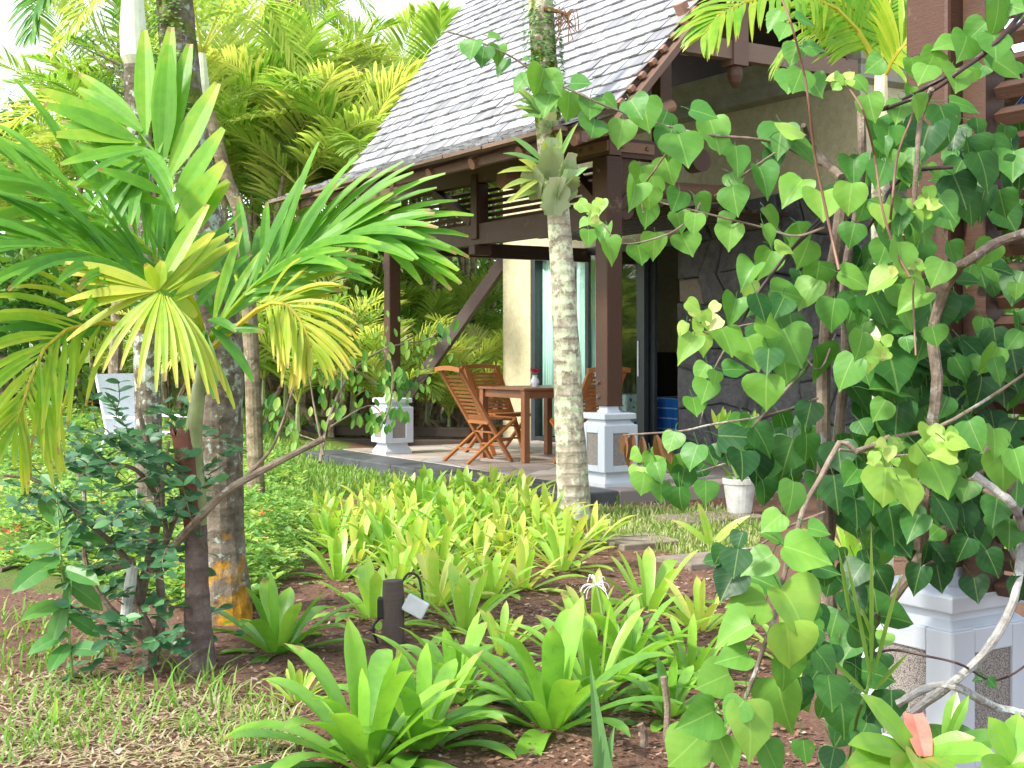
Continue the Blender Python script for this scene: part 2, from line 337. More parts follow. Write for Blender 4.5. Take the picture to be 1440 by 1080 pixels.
hs = wn.new('ShaderNodeHueSaturation'); hs.inputs['Saturation'].default_value = .55; wl.new(sky.outputs[0], hs.inputs['Color']); wl.new(hs.outputs[0], bg.inputs[0])
bg.inputs[1].default_value = .15
SC.view_settings.view_transform = 'Standard'; SC.view_settings.look = 'None'; SC.view_settings.exposure = 1.78; SC.view_settings.gamma = 1
SC.cycles.max_bounces = 8; SC.cycles.transparent_max_bounces = 12; SC.cycles.diffuse_bounces = 4
try: SC.cycles.use_denoising = True
except Exception: pass
# ---------------------------------------------------------------- ground
def poly_in(x, y, P):
    c = False; n = len(P)
    for i in range(n):
        x1, y1 = P[i]; x2, y2 = P[i-1]
        if (y1 > y) != (y2 > y) and x < (x2-x1)*(y-y1)/(y2-y1)+x1: c = not c
    return c
LAWN = [[(300, 700), (330, 610), (450, 640), (640, 670), (800, 700), (860, 720), (760, 690), (640, 680), (500, 690), (400, 720)],
        [(835, 715), (1010, 715), (1080, 740), (1060, 775), (960, 785), (860, 752), (830, 735)],
        [(-400, 640), (0, 590), (90, 540), (430, 545), (430, 660), (330, 720), (430, 790), (330, 850), (0, 830), (-400, 900)]]
def turf(x, y):
    if y < 2.2: return .1
    z = slope(x, y); px, py = 720+F*x/y, HY+F*(EYE-z)/y
    for P in LAWN:
        if poly_in(px, py, P): return .85
    if py > 930 and px < 560: return .38
    if y > 13 and x < -2: return .7
    return .12
xs = sorted(set([-60, -40, -25, -16, -12, -9, -7.5]+[-6.5+.12*i for i in range(92)]+[5, 6, 7.5, 9, 12, 16, 25, 40, 60]))
ys = [-6, -2, 0, 1, 2]+[2.6+.12*i for i in range(110)]+[16+.6*i for i in range(30)]+[36, 42, 50, 70, 100]
mb = MB(); rows = []; tt = []
for y in ys: rows.append([(x, y, gz(x, y)) for x in xs])
mb.grid(rows)
mb.t = [turf(p[0], p[1]) for p in mb.v]
tag(mb.build('ground', M['ground'], smooth=True), kind='structure')
# ---------------------------------------------------------------- house frame
UX, UY = V((.53, -.848, 0)), V((.848, .53, 0)); P1 = V((.81, 11.0, 0)); RZ = math.atan2(-.848, .53)
def Hw(x, y, z=0): return P1+UX*x+UY*y+V((0, 0, z))
house = thing('bungalow', 'garden bungalow with steep grey shingle roof, timber veranda and olive rendered walls', 'house', P1, RZ)
tb = MB(); tb.span((-4.85, -.2, -.1), (.42, 2.45, .12)); tag(tb.build('terrace', M['paving'], bevel=.01), kind='structure')
bpy.data.objects['terrace'].location = P1; bpy.data.objects['terrace'].rotation_euler = (0, 0, RZ)
kb = MB(); x = -4.85
while x < .42:
    w = R(.5, .9); kb.span((x+.004, -.66, -.1), (min(.42, x+w)-.004, -.203, .118+R(-.004, .004))); x += w
kb = kb.build('terrace_kerb', M['slate'], bevel=.012); kb.location = P1; kb.rotation_euler = (0, 0, RZ); tag(kb, kind='structure')
def wallp(a, b, mat='stucco', name='wall', par=house): m = MB(); m.span(a, b); return m.build(name, M[mat], par, bevel=.008)
wallp((-5.92, 2.6, -.1), (-5.25, 2.85, 3.73)); wallp((-5.247, 2.6, 2.47), (-1.9, 2.85, 3.73)); wallp((-1.897, 2.6, 2.2), (.35, 2.85, 3.73))
wallp((.1, 2.853, -.1), (.35, 8.5, 3.73)); wallp((-6.7, 3.3, -.1), (-5.923, 3.5, 2.95)); wallp((-5.92, 2.853, 0), (-5.7, 8.5, 3.7))
wallp((-5.69, 6.4, 0), (.09, 6.6, 3.7), 'interior', 'inner_wall'); wallp((-5.69, 2.853, 3.5), (.09, 6.39, 3.6), 'interior', 'ceiling'); wallp((-5.69, 2.61, 0), (.09, 6.39, .1), 'slate', 'inner_floor')
wallp((-2.0, 2.853, .1), (-1.9, 6.39, 3.49), 'interior', 'inner_wall')
# parapet moulding
m = MB()
prof = [(0, 3.70), (.07, 3.74), (.07, 3.86), (.1, 3.9), (.1, 3.98), (.15, 4.02), (.15, 4.08), (0, 4.08)]
def sweep(pts, norm, prof, mb):
    rows = []
    for (px_, py_), (nx, ny) in zip(pts, norm): rows.append([(px_+nx*o, py_+ny*o, z) for o, z in prof])
    mb.grid(list(map(list, zip(*rows))))
sweep([(-4.2, 2.597), (.353, 2.597), (.353, 8.5)], [(0, -1), (1, -1), (1, 0)], prof, m)
m.box((-1.9, 2.75, 3.9), (4.5, .29, .34)); m.build('parapet', M['mould'], house)
# stone facing
def stones():
    m = MB(); x0, x1, z0, z1 = -2.16, 1.7, -.08, 2.76; nx, nz = 11, 8; y = 2.5
    P = {}
    for i in range(nx+1):
        for k in range(nz+1):
            fx = x0+(x1-x0)*i/nx+(R(-.13, .13)+(.17 if k % 2 else 0) if 0 < i < nx else 0); fz = z0+(z1-z0)*k/nz+(R(-.09, .09) if 0 < k < nz else (R(-.04, .04) if k else 0))
            P[i, k] = V((fx, 0, fz))
    used = set()
    for i in range(nx):
        for k in range(nz):
            if (i, k) in used: continue
            q = [P[i, k], P[i+1, k], P[i+1, k+1], P[i, k+1]]
            if i and i+1 < nx and random.random() < .3 and (i+1, k) not in used:
                used.add((i+1, k)); q = [P[i, k], P[i+1, k], P[i+2, k], P[i+2, k+1], P[i+1, k+1], P[i, k+1]]
            elif random.random() < .25 and k+1 < nz and (i, k+1) not in used and i:
                used.add((i, k+1)); q = [P[i, k], P[i+1, k], P[i+1, k+1], P[i+1, k+2], P[i, k+2], P[i, k+1]]
            c = sum(q, V())/len(q); t = random.choice([0, .2, .4, .5, .6, .75]); 
            if i == 0 and k == 5: t = 1.0
            d = R(.0, .03)
            def ring(g, yy): return [p+(c-p).normalized()*g+V((0, yy, 0)) for p in q]
            rr = []
            n = len(q)
            def dense(r): 
                o = []
                for a in range(n):
                    for u in (0, .33, .66): o.append(r[a].lerp(r[(a+1) % n], u)+V((R(-.008, .008), 0, R(-.008, .008))))
                return o
            r0 = dense(ring(.008, 2.6)); r1 = [p+V((0, -.075-d, 0)) for p in r0]; r2 = [p+V((0, -.018, 0))+(c+V((0, p.y-c.y, 0))-p).normalized()*.018 for p in r1]; e = R(-.008, .008); r3 = [p+(c+V((0, p.y-c.y, 0))-p)*.4+V((0, e-.006+R(-.006, .006), 0)) for p in r2]
            m.grid([r0, r1, r2, r3], t, close=True); m.poly(r3, t)
    return m
stones().build('stone_wall', M['basalt'], house)
wallp((-2.15, 2.565, -.1), (1.68, 2.597, 2.7), 'mortar', 'wall_backing'); 
# window and sliding door
fr = MB()
for a, b in (((-5.247, 2.62, .1), (-5.17, 2.74, 2.467)), ((-5.167, 2.62, 2.39), (-2.17, 2.74, 2.467)), ((-5.167, 2.62, .1), (-2.17, 2.74, .15)), ((-4.12, 2.66, .153), (-4.05, 2.7, 2.387))): fr.span(a, b)
window = fr.build('sliding_window', M['dark_frame'], house)
fr = MB(); fr.span((-3.02, 2.60, .153), (-2.88, 2.66, 2.387)); fr.span((-3.0, 2.7, .153), (-2.82, 2.74, 2.387)); fr.build('door_stile', M['dark_frame'], window)
fr = MB(); fr.span((-2.99, 2.585, .95), (-2.97, 2.598, 1.35)); fr.build('handle', M['grey_lamp'], window)
for a, b in ((-5.168, -4.121), (-4.049, -3.021)):
    g = MB(); g.span((a, 2.672, .152), (b, 2.68, 2.388)); g.build('pane', M['glass'], window)
# roof
th = math.radians(47.8); ct, st = math.cos(th), math.sin(th); SL = 2.7/ct
def rp(x, s, h=0): return V((x, -.7+s*ct-h*st, 3.07+s*st+h*ct))
def shing(mb, xl, xr, s0, s1, f, nrm_h, step=.15):
    s = s0; k = 0
    while s < s1:
        x = xl(s)-R(0, .1); L = step*1.25
        while x < xr:
            w = R(.08, .17); a, b = x+.003, min(x+w, xr)-.003; h0 = nrm_h+.026+R(-.004, .008); h1 = nrm_h+.006; e = s+R(-.012, .006)
            if b-a > .02:
                t = R(0, 1); q = [f(a, e, h0), f(b, e+R(-.004, .004), h0), f(b, s+L, h1), f(a, s+L, h1)]; u = [f(a, e, h0-.016), f(b, e, h0-.016)]
                mb.poly(q, t); mb.poly([u[0], u[1], q[1], q[0]], t*.5); mb.poly([u[0], q[0], q[3]], t); mb.poly([u[1], q[2], q[1]], t)
            x += w
        s += step; k += 1
XL = lambda s: -3.57-1.63*s/SL
m = MB(); shing(m, XL, 1.06, 0, SL, rp, 0)
def rp2(x, s, h=0): c, q = math.cos(.44), math.sin(.44); return V((x, -1.12+s*c-h*q, 2.87+s*q+h*c))
shing(m, lambda s: -4.69+1.1*s/.45, 1.06, 0, .45, rp2, 0, .11)
roof = m.build('shingle_roof', M['shingle'], house)
m = MB(); R_ = -5.2
def slab(mb, q, n, t):
    q = [V(p) for p in q]; n = V(n).normalized(); lo = [p-n*t for p in q]; k = len(q)
    mb.poly(q); mb.poly(list(reversed(lo)))
    for i in range(k): mb.poly([q[i], lo[i], lo[(i+1) % k], q[(i+1) % k]])
slab(m, [rp(-3.57, 0), rp(1.05, 0), rp(1.05, SL), rp(-5.2, SL)], (0, -st, ct), .03)
slab(m, [rp2(-4.66, .02), rp2(1.05, .02), rp2(1.05, .44), rp2(-3.6, .44)], (0, -.42, .9), .025)
slab(m, [(-5.2, 2.0, 6.05), (1.05, 2.0, 6.05), (1.05, 4.7, 3.07), (-3.57, 4.7, 3.07)], (0, st, ct), .05)
m.build('roof_deck', M['dark_wood'], roof)
m = MB(); x = -4.7
while x < .9:
    w = R(.3, .8); m.span((x, -1.19+R(-.015, .015), 2.845), (min(x+w, 1.0)-.003, -1.1, 2.872+R(-.008, .008))); x += w
m.build('eave_bark_edge', M['grey_wood'], roof)
m = MB(); m.span((-4.4, -1.0, 2.77), (1.03, -.95, 2.84)); m.build('fascia_board', M['beam_wood'], roof)
m = MB(); m.beam(rp(1.09, -.15, -.07), rp(1.09, SL, -.07), .05, .12, (1, 0, 0)); m.build('rake_board', M['beam_wood'], roof)
m = MB(); s = .02
while s < SL: m.box(rp(1.0, s, -.005), (.2, .05, .035), Matrix.Rotation(th, 3, 'X')); s += .15
m.build('batten', M['log'], roof)
for k in range(8):
    x = .96-.74*k
    if x < -4.5: break
    m = MB(); m.tube([(x, -1.03, 2.79), (x, -.1, 3.13)], .05, 12); m.build('rafter_end', M['log'], roof)
for k in range(7):
    m = MB(); x = .55-.74*k; m.beam(rp(x, 0, -.09), rp(x, SL, -.09), .07, .1, (1, 0, 0)); m.build('rafter', M['dark_wood'], roof)
m = MB(); m.beam((.98, -.02, 3.62), (.98, 1.85, 3.62), .09, .15); m.build('tie_beam', M['grey_wood'], house)
m = MB(); m.span((.9, .45, 3.5), (1.05, .6, 4.6)); kp = m.build('hanging_post', M['beam_wood'], house)
m = MB(); m.lathe([(.055, 0), (.062, .03), (.06, .08), (.045, .13), (.02, .165), (.004, .175)], 16); kk = m.build('acorn_finial', M['post_wood'], kp); kk.location = (.975, .525, 3.5); kk.rotation_euler = (math.pi, 0, 0)
m = MB(); m.beam((.98, 1.75, 3.7), (.98, 1.2, 4.9), .08, .1, (1, 0, 0)); m.build('strut', M['post_wood'], house)
m = MB(); m.beam((.99, .1, 3.68), (.99, -.05, 3.92), .07, .09, (1, 0, 0)); m.build('strut', M['log'], house)
m = MB(); m.span((-.06, .5, 3.035), (.06, .62, 4.5)); m.build('strut', M['beam_wood'], house)
# ring beams
m = MB(); m.span((-4.6, -.06, 2.87), (.09, .06, 3.03)); m.build('eave_beam', M['beam_wood'], house)
m = MB(); m.span((-.065, .063, 2.86), (.065, .93, 3.02)); 
cbm = m.build('cross_beam', M['post_wood'], house)
m = MB(); m.tube([(-.07, .95, 2.9), (.07, .95, 2.9)], .1, 22); m.build('rounded_end', M['post_wood'], cbm)
sb = MB(); sb.span((-.36, -.078, 2.9), (.075, -.061, 2.99)); sb.span((.067, -.078, 2.9), (.083, .42, 2.99)); st_ = sb.build('corner_strap', M['log'], house, bevel=.006)
m = MB()
for p, ax in (((-.3, -.08, 2.945), 1), ((-.15, -.08, 2.945), 1), ((.085, .08, 2.945), 0), ((.085, .34, 2.945), 0)): m.box(p, (.035, .02, .035) if ax else (.02, .035, .035))
m.build('bolt', M['steel_bolt'], st_, bevel=.008)
m = MB(); m.tube([(-1.2, -.32, 2.79), (-1.2, 2.59, 2.82)], .085, 16); m.build('log_beam', M['log'], house)
m = MB(); m.span((-4.0, -.055, 2.27), (-.085, .055, 2.47)); m.build('lower_beam', M['dark_wood'], house)
m = MB(); m.span((-4.05, .08, 2.3), (-3.95, 2.59, 2.46)); m.build('lower_beam', M['dark_wood'], house)
m = MB(); m.span((-2.17, -.08, 2.32), (-2.05, -.057, 2.95)); m.span((-2.17, -.1, 2.17), (-2.05, .1, 2.268)); m.span((-2.17, -.057, 2.473), (-2.05, .06, 2.867)); m.build('hanging_post', M['dark_wood'], house, bevel=.01)
for a, b in (((-2.95, -.02, 2.85), (-2.2, -.02, 2.5)), ((-.62, 0, 2.86), (-.07, 0, 2.42)), ((0, .55, 2.86), (0, .08, 2.45))):
    m = MB(); m.beam(a, b, .08, .1, (0, 1, 0) if a[1] == b[1] else (1, 0, 0)); m.build('brace', M['post_wood'], house)
m = MB()
for i in range(6): m.box((-2.0, .1, 2.51+i*.06), (3.7, .03, .035), Matrix.Rotation(.5, 3, 'X'))
m.build('louvre_panel', M['dark_wood'], house)
m = MB()
for i in range(16): m.box((-2.2, .35+i*.14, 2.56), (3.5, .05, .03))
m.build('ceiling_slats', M['dark_wood'], house)
def post(x, y, z0, z1, s, par, mat='post_wood'):
    m = MB(); m.span((x-s/2, y-s/2, z0), (x+s/2, y+s/2, z1)); return m.build('post', M[mat], par, bevel=.012)
p = post(0, 0, .78, 2.865, .165, house)
for z in (.86, .98, 2.75):
    m = MB(); m.tube([(-.03, -.08, z), (-.03, -.1, z)], [.022, .014], 10); m.build('bolt', M['steel_bolt'], p)
m = MB(); m.span((-.03, .085, 2.42), (.03, .24, 2.86)); m.tube([(-.03, .162, 2.42), (.03, .162, 2.42)], .076, 16); m.build('corbel', M['post_wood'], p)
m = MB(); m.span((-.15, -.06, 2.3), (-.085, .06, 2.865)); m.build('corbel', M['post_wood'], p)
p = post(-4, 0, .78, 2.865, .14, house, 'post_wood')
m = MB(); m.span((-4.16, -.05, 2.1), (-4.073, .05, 2.27)); m.build('corbel', M['dark_wood'], p, bevel=.03)
def pedestal(x, y, z0, par):
    m = MB()
    m.lathe([(.16, z0-.1), (.16, z0+.03), (.155, z0+.04), (.135, z0+.075), (.125, z0+.1), (.125, z0+.12), (.16, z0+.121), (.16, z0+.51), (.152, z0+.515), (.135, z0+.53), (.127, z0+.55), (.14, z0+.555), (.163, z0+.556), (.163, z0+.6), (.15, z0+.606), (.07, z0+.607), (.07, z0+.625), (.06, z0+.63), (.06, z0+.66)], 4, (x, y, 0), True)
    # cut look: frames proud of the core
    w = .172
    for sx, sy in ((0, -1), (-1, 0), (1, 0), (0, 1)):
        tx, ty = (1, 0) if sy else (0, 1)
        for off, zc, wd, hh in ((-.125, .315, .09, .386), (.125, .315, .09, .386), (0, .148, .16, .052), (0, .476, .16, .068)):
            c = (x+sx*.166+tx*off, y+sy*.166+ty*off, z0+zc); size = (wd if tx else .014, wd if ty else .014, hh)
            m.box(c, size)
    o = m.build('pedestal', M['white'], par, bevel=.004)
    for sx, sy in ((0, -1), (-1, 0), (1, 0), (0, 1)):
        g = MB(); g.box((x+sx*.161, y+sy*.161, z0+.308), (.156 if sy else .006, .156 if sx else .006, .264)); g.build('grit_panel', M['grit'], o)
    return o
pedestal(0, 0, .12, house); pedestal(-4, 0, .12, house)
m = MB(); m.tube([Hw(.9, .12, 3.72)+V((0, 0, .06)), Hw(.9, .12, 3.62)-V((.03, 0, .05))], [.05, .06], 16)
lamp = m.build('spot_lamp', M['grey_lamp']); tag(lamp, 'small weathered metal spot lamp hanging under the gable of the bungalow', 'lamp')
# foreground pavilion
PV = V((1.255, 3.82, -.03)); pav = thing('pavilion', 'dark red timber pavilion corner with slatted screen on a large white pedestal', 'pavilion', PV, RZ)
pedestal(0, 0, 0, pav); p = post(0, 0, .66, 3.2, .155, pav)
m = MB(); m.span((.082, -.02, .6), (.16, .06, 3.2)); m.build('post', M['louvre'], pav)
m = MB(); z = .62
while z < 2.9:
    m.box((.78, .03, z), (1.22, .05, .036), Matrix.Rotation(.55, 3, 'X')); z += .073
m.build('louvre_screen', M['louvre'], pav)
m = MB(); m.span((-.3, -.25, -.12), (1.6, 1.5, -.004)); k = m.build('pavilion_floor', M['slate'], bevel=.01); k.location = PV; k.rotation_euler = (0, 0, RZ); tag(k, kind='structure')
m = MB(); m.tube([at(1440, 137, 3.7), at(1425, 155, 3.7), at(1412, 180, 3.69), at(1408, 215, 3.68), at(1440, 250, 3.7)], .006, 6); tag(m.build('cable', M['blue_cable']), 'thin blue cable looping beside the timber slats', 'cable')
# ---------------------------------------------------------------- furniture
def chair_proto():
    t = thing('folding_chair', '', 'chair')
    for s in (-1, 1):
        m = MB(); m.beam((s*.2, -.36, .93), (s*.2, .24, 0), .028, .055, (1, 0, 0)); m.build('back_leg', M['teak'], t)
        m = MB(); m.beam((s*.235, .26, .43), (s*.235, -.3, 0), .024, .042, (1, 0, 0)); m.build('front_leg', M['teak'], t)
    m = MB()
    for i in range(8): m.box((0, -.02+.036*i+.02, .445-.002*abs(i-4)), (.44, .03, .016))
    m.box((0, -.03, .42), (.4, .022, .075)); m.box((0, .285, .43), (.44, .022, .04)); m.build('seat', M['teak'], t, bevel=.004)
    m = MB(); d = V((0, -.6, .93)).normalized()
    for i in range(11):
        k = .5+.0425*i; p = V((0, .24, 0))+V((0, -.6, .93))*k*1.0
        m.box(p, (.375, .014, .024), Matrix.Rotation(.57, 3, 'X'))
    m.box(V((0, .24, 0))+V((0, -.6, .93))*.47, (.375, .02, .04), Matrix.Rotation(.57, 3, 'X'))
    for s in (-.15, .15): m.beam(V((s, .24, 0))+V((0, -.6, .93))*.47, V((s, .24, 0))+V((0, -.6, .93))*.97, .02, .012, (1, 0, 0))
    m.build('backrest', M['teak'], t)
    m = MB(); q = [(-.25, -.38, .93), (-.12, -.392, .945), (0, -.396, .95), (.12, -.392, .945), (.25, -.38, .93)]
    for a, b in zip(q, q[1:]): m.beam(a, b, .035, .045)
    m.build('top_rail', M['teak'], t)
    m = MB()
    for y, z, w in ((.05, .3, .42), (-.13, .13, .46), (.13, .17, .4)): m.box((0, y, z), (w, .03, .018))
    m.build('stretcher', M['teak'], t)
    return t
ch = chair_proto(); CG = 'teak folding chairs round the veranda table'
ch.location = Hw(-2.57, .28, .12); ch.rotation_euler = (0, 0, RZ); tag(ch, 'slatted teak folding chair nearest the lawn, its back turned to the garden', None, CG)
dup(ch, Hw(-3.38, .98, .12), RZ-math.pi/2, 1, 'slatted teak folding chair behind the nearest chair, facing the camera across the table', CG)
dup(ch, Hw(-1.72, .98, .12), RZ+math.pi/2, 1, 'slatted teak folding chair half hidden between pale palm trunk and brown post', CG)
tbl = thing('dining_table', 'square brown wooden dining table on the veranda', 'table', Hw(-2.57, .96, .12), RZ)
m = MB()
for i in range(9): m.box((-.4+.1*i, 0, .735), (.097, .9, .024))
m.build('tabletop', M['table_wood'], tbl, bevel=.003)
m = MB()
for s in (-1, 1): m.box((0, s*.4, .68), (.74, .022, .075)); m.box((s*.4, 0, .68), (.022, .74, .075))
m.build('apron', M['table_wood'], tbl)
for sx in (-1, 1):
    for sy in (-1, 1): m = MB(); m.box((sx*.405, sy*.405, .36), (.07, .07, .72)); m.build('leg', M['table_wood'], tbl, bevel=.006)
vz = thing('flower_vase', 'small white vase of crimson flowers on the dining table', 'vase', Hw(-2.6, .95, .867))
m = MB(); m.lathe([(.028, 0), (.03, .01), (.045, .035), (.048, .055), (.036, .08), (.024, .095), (.028, .115), (.033, .12)], 20); m.build('vase', M['porcelain'], vz, smooth=True)
m = MB()
for i in range(26):
    c = V((R(-.05, .05), R(-.05, .05), .15+R(-.02, .035)))
    for k in range(4):
        a = R(0, 6.28); e = R(-.3, .9); d = V((math.cos(a)*math.cos(e), math.sin(a)*math.cos(e), math.sin(e))); s = d.cross(V((.3, .2, 1))).normalized()
        m.poly([c, c+d*.016+s*.011, c+d*.026, c+d*.016-s*.011])
m.build('bloom', M['petal_pink'], vz)
m = MB()
for i in range(8): m.tube([(0, 0, .1), (R(-.04, .04), R(-.04, .04), .15)], .002, 5)
m.build('stem', M['green_stem'], vz)
# curtains, room
def curtain(x0, x1, lab):
    m = MB(); rows = [[], []]; n = 90
    for i in range(n+1):
        x = x0+(x1-x0)*i/n; y = 2.75+.02*math.sin(i*.9)+.01*math.sin(i*.37)
        rows[0].append((x, y, .16)); rows[1].append((x, y, 2.42))
    m.grid(rows); o = m.build('curtain', M['curtain'], smooth=True); o.location = P1; o.rotation_euler = (0, 0, RZ); tag(o, lab, 'curtain')
    s = o.modifiers.new('thick', 'SOLIDIFY'); s.thickness = .004
curtain(-5.24, -4.5, 'pale sea green curtain at the left end of the veranda window'); curtain(-4.42, -3.75, 'pale sea green curtain showing between the palm trunk and the brown post')
bed = thing('bed', 'dark bed with blue striped throw seen through the open sliding door', 'bed', P1, RZ)
m = MB(); m.span((-5.6, 4.55, .1), (-2.5, 4.75, 1.22)); m.build('headboard', M['dark_room'], bed, bevel=.02)
m = MB(); m.span((-4.1, 3.62, .3), (-2.3, 4.54, .64)); m.build('mattress', M['throw'], bed, bevel=.04)
m = MB(); rows = []
for i in range(13): rows.append([(-4.12+.055*i, 3.6+.012*math.sin(i*1.7), z) for z in (.12, .4, .66)]+[(-4.12+.055*i, 4.3, .665)])
m.grid(rows, uv=[[(i/12, j/3) for j in range(4)] for i in range(13)]); m.build('throw', M['throw'], bed)
m = MB(); m.span((-3.42, 3.52, .1), (-3.36, 3.58, .7)); m.span((-3.36, 3.52, .62), (-2.2, 3.58, .68)); m.build('bed_frame', M['dark_frame'], bed)
m = MB(); m.lathe([(.01, .0), (.16, .02), (.2, .08), (.17, .18), (.14, .26), (.05, .28)], 16); o = m.build('pillow', M['pillow'], smooth=True); o.location = Hw(-3.55, 4.2, .67); o.scale = (1.1, .8, .9); tag(o, 'lilac pillow propped on the bed inside the bungalow', 'pillow')
sofa = MB(); sofa.span((-4.6, 2.95, .12), (-3.7, 3.35, .72)); o = sofa.build('bench', M['tilecloth'], bevel=.03); o.location = P1; o.rotation_euler = (0, 0, RZ); tag(o, 'low bench with teal and white patterned cover behind the window glass', 'bench')
pf = thing('picture_frame', 'small dark framed picture hanging on the grey wall inside the door', 'picture', Hw(-5.55, 6.37, 0), RZ)
pf.location = Hw(-5.5, 6.38, 1.75)
m = MB()
for a, b in (((-.18, -.02, -.32), (-.15, 0, .32)), ((.15, -.02, -.32), (.18, 0, .32)), ((-.15, -.02, .29), (.15, 0, .32)), ((-.15, -.02, -.32), (.15, 0, -.29))): m.span(a, b)
m.build('frame', M['black'], pf); m = MB(); m.span((-.15, -.008, -.29), (.15, -.002, .29)); m.build('print', M['interior'], pf)
# garden lounge chair (white sling)
gc = thing('sling_chair', 'white sling garden chair standing on the lawn behind the young palm', 'chair', (at(196, 640, 13.6).x, 13.6, gz(-4, 13.6)+.05), 1.05)
m = MB()
for s in (-1, 1):
    m.tube([(s*.29, -.5, .32), (s*.29, .15, .32), (s*.29, .32, .95)], .018, 8); m.tube([(s*.29, -.48, .32), (s*.29, -.48, 0)], .016, 8); m.tube([(s*.29, .17, .34), (s*.29, .3, 0)], .016, 8); m.tube([(s*.29, -.5, .5), (s*.29, .18, .5)], .015, 8)
m.build('frame', M['metal_white'], gc)
m = MB(); m.grid([[(-.28, -.5, .335), (.28, -.5, .335)], [(-.28, -.1, .315), (.28, -.1, .315)], [(-.28, .13, .335), (.28, .13, .335)]]); o = m.build('seat', M['sling'], gc); o.modifiers.new('t', 'SOLIDIFY').thickness = .01
m = MB(); m.grid([[(-.28, .14, .34), (.28, .14, .34)], [(-.28, .22, .6), (.28, .22, .6)], [(-.28, .31, .94), (.28, .31, .94)]]); o = m.build('backrest', M['sling'], gc); o.modifiers.new('t', 'SOLIDIFY').thickness = .01
# leaning plank and sleepers
m = MB(); a, b = at(712, 362, 17.6), at(596, 527, 16.8); m.beam(b+(b-a)*.42, a, .14, .2, (0, -1, .3)); tag(m.build('plank', M['plank']), 'dark weathered timber plank leaning diagonally against the end of the veranda wall', 'plank')
for i, (q, lab) in enumerate((((-2.75, 17.0, .06, -.6, 16.5, .06), 'lower dark timber sleeper lying behind the far white pedestal'), ((-2.9, 17.25, .2, -.5, 16.75, .2), 'upper dark timber sleeper stacked behind the far white pedestal'))):
    m = MB(); m.beam(q[:3], q[3:], .2, .12); tag(m.build('sleeper', M['sleeper'], bevel=.012), lab, 'sleeper', 'timber sleepers at the veranda end')
a, b = gnd(60, 556), gnd(172, 556); m = MB(); m.tube([a+V((0, 0, .14)), b+V((0, 0, .14))], .13, 12, wob=.08); tag(m.build('log', M['sleeper']), 'long grey log edging the far lawn behind the sling chair', 'log')
# stake with garden light
sp = gnd(553, 905); stake = thing('light_stake', 'short weathered wooden stake carrying a garden floodlight among the lilies', 'stake', sp)
m = MB(); m.tube([(0, 0, -.05), (0, 0, .05), (.002, 0, .12), (0, 0, .2), (-.003, 0, .268)], [.05, .048, .045, .045, .043], 18, wob=.05); m.build('stake', M['plank'], stake)
fl = thing('floodlight', 'small grey floodlight with black cable fixed to the wooden stake', 'floodlight', sp+V((.075, -.01, .16)), 0)
m = MB(); m.box((0.02, 0, 0), (.1, .03, .075), Matrix.Rotation(.5, 3, 'Y')); m.build('housing', M['grey_lamp'], fl, bevel=.006)
m = MB(); m.box((-.125, .02, -.01), (.035, .05, .09)); m.build('ballast', M['black'], fl, bevel=.006)
m = MB(); m.tube(cat([(-.04, .02, .1), (-.01, .03, .135), (.03, .03, .12), (.045, .02, .06), (.05, .02, .01)], 16), .0055, 6); m.tube(cat([(-.13, .02, -.05), (-.16, 0, -.09), (-.14, 0, -.16)], 10), .006, 6); m.build('cable', M['black'], fl)
# flower pot, pavers
pp = gnd(1040, 728); pot = thing('flower_pot', 'pale plastic flower pot standing on a concrete slab behind the vine', 'pot', pp+V((0, 0, .035)))
m = MB(); m.lathe([(.085, 0), (.09, .01), (.12, .22), (.128, .222), (.13, .26), (.118, .262), (.112, .23)], 24); m.build('pot', M['pot'], pot, smooth=False)
def paver(px, py, w, d, rz, lab, thick=.05):
    p = gnd(px, py); m = MB(); m.box((0, 0, 0), (w, d, thick)); o = m.build('paver', M['concrete'], bevel=.008); o.location = p+V((0, 0, .012)); o.rotation_euler = (0, 0, rz); tag(o, lab, 'paver', 'concrete garden pavers'); return o
paver(1000, 732, .75, .45, .5, 'concrete paver carrying the pale flower pot'); paver(893, 765, .45, .42, .5, 'grey paver at the edge of the small lawn beside the palm trunk'); paver(985, 793, .4, .35, .5, 'brown paver half hidden by vine leaves, nearest the large white pedestal'); paver(835, 762, .3, .3, .4, 'paver showing between lily leaves at the foot of the pale palm trunk')
# ---------------------------------------------------------------- plant generators
UP = V((0, 0, 1))
def blade(mb, p, d, n, L, w, droop=.3, t=.5, seg=4, fold=.25, prof=None, twist=0, tipcut=0):
    """one strap leaf: base p, direction d, face normal n; droops under gravity"""
    d = V(d).normalized(); n = V(n); rows = []; q = V(p); tl = []
    for i in range(seg+1):
        u = i/seg
        s = d.cross(n).normalized() if d.cross(n).length > 1e-4 else V((1, 0, 0)); nn = s.cross(d).normalized()
        hw = w*.5*(prof(u) if prof else max(.0, (min(1, u*3.2+.25))*(1-max(0, (u-.45)/.55)**2.2)))
        if u == 1: hw = max(hw, w*.02)+tipcut*w
        rows.append([q-s*hw+nn*hw*fold, q.copy(), q+s*hw+nn*hw*fold] if fold is not None else [q-s*hw, q+s*hw])
        tl.append(t+(.12 if u > .8 else 0))
        d = (d+V((0, 0, -droop/seg*(.4+1.2*u)))).normalized(); q = q+d*(L/seg)
    mb.grid(rows, tl)
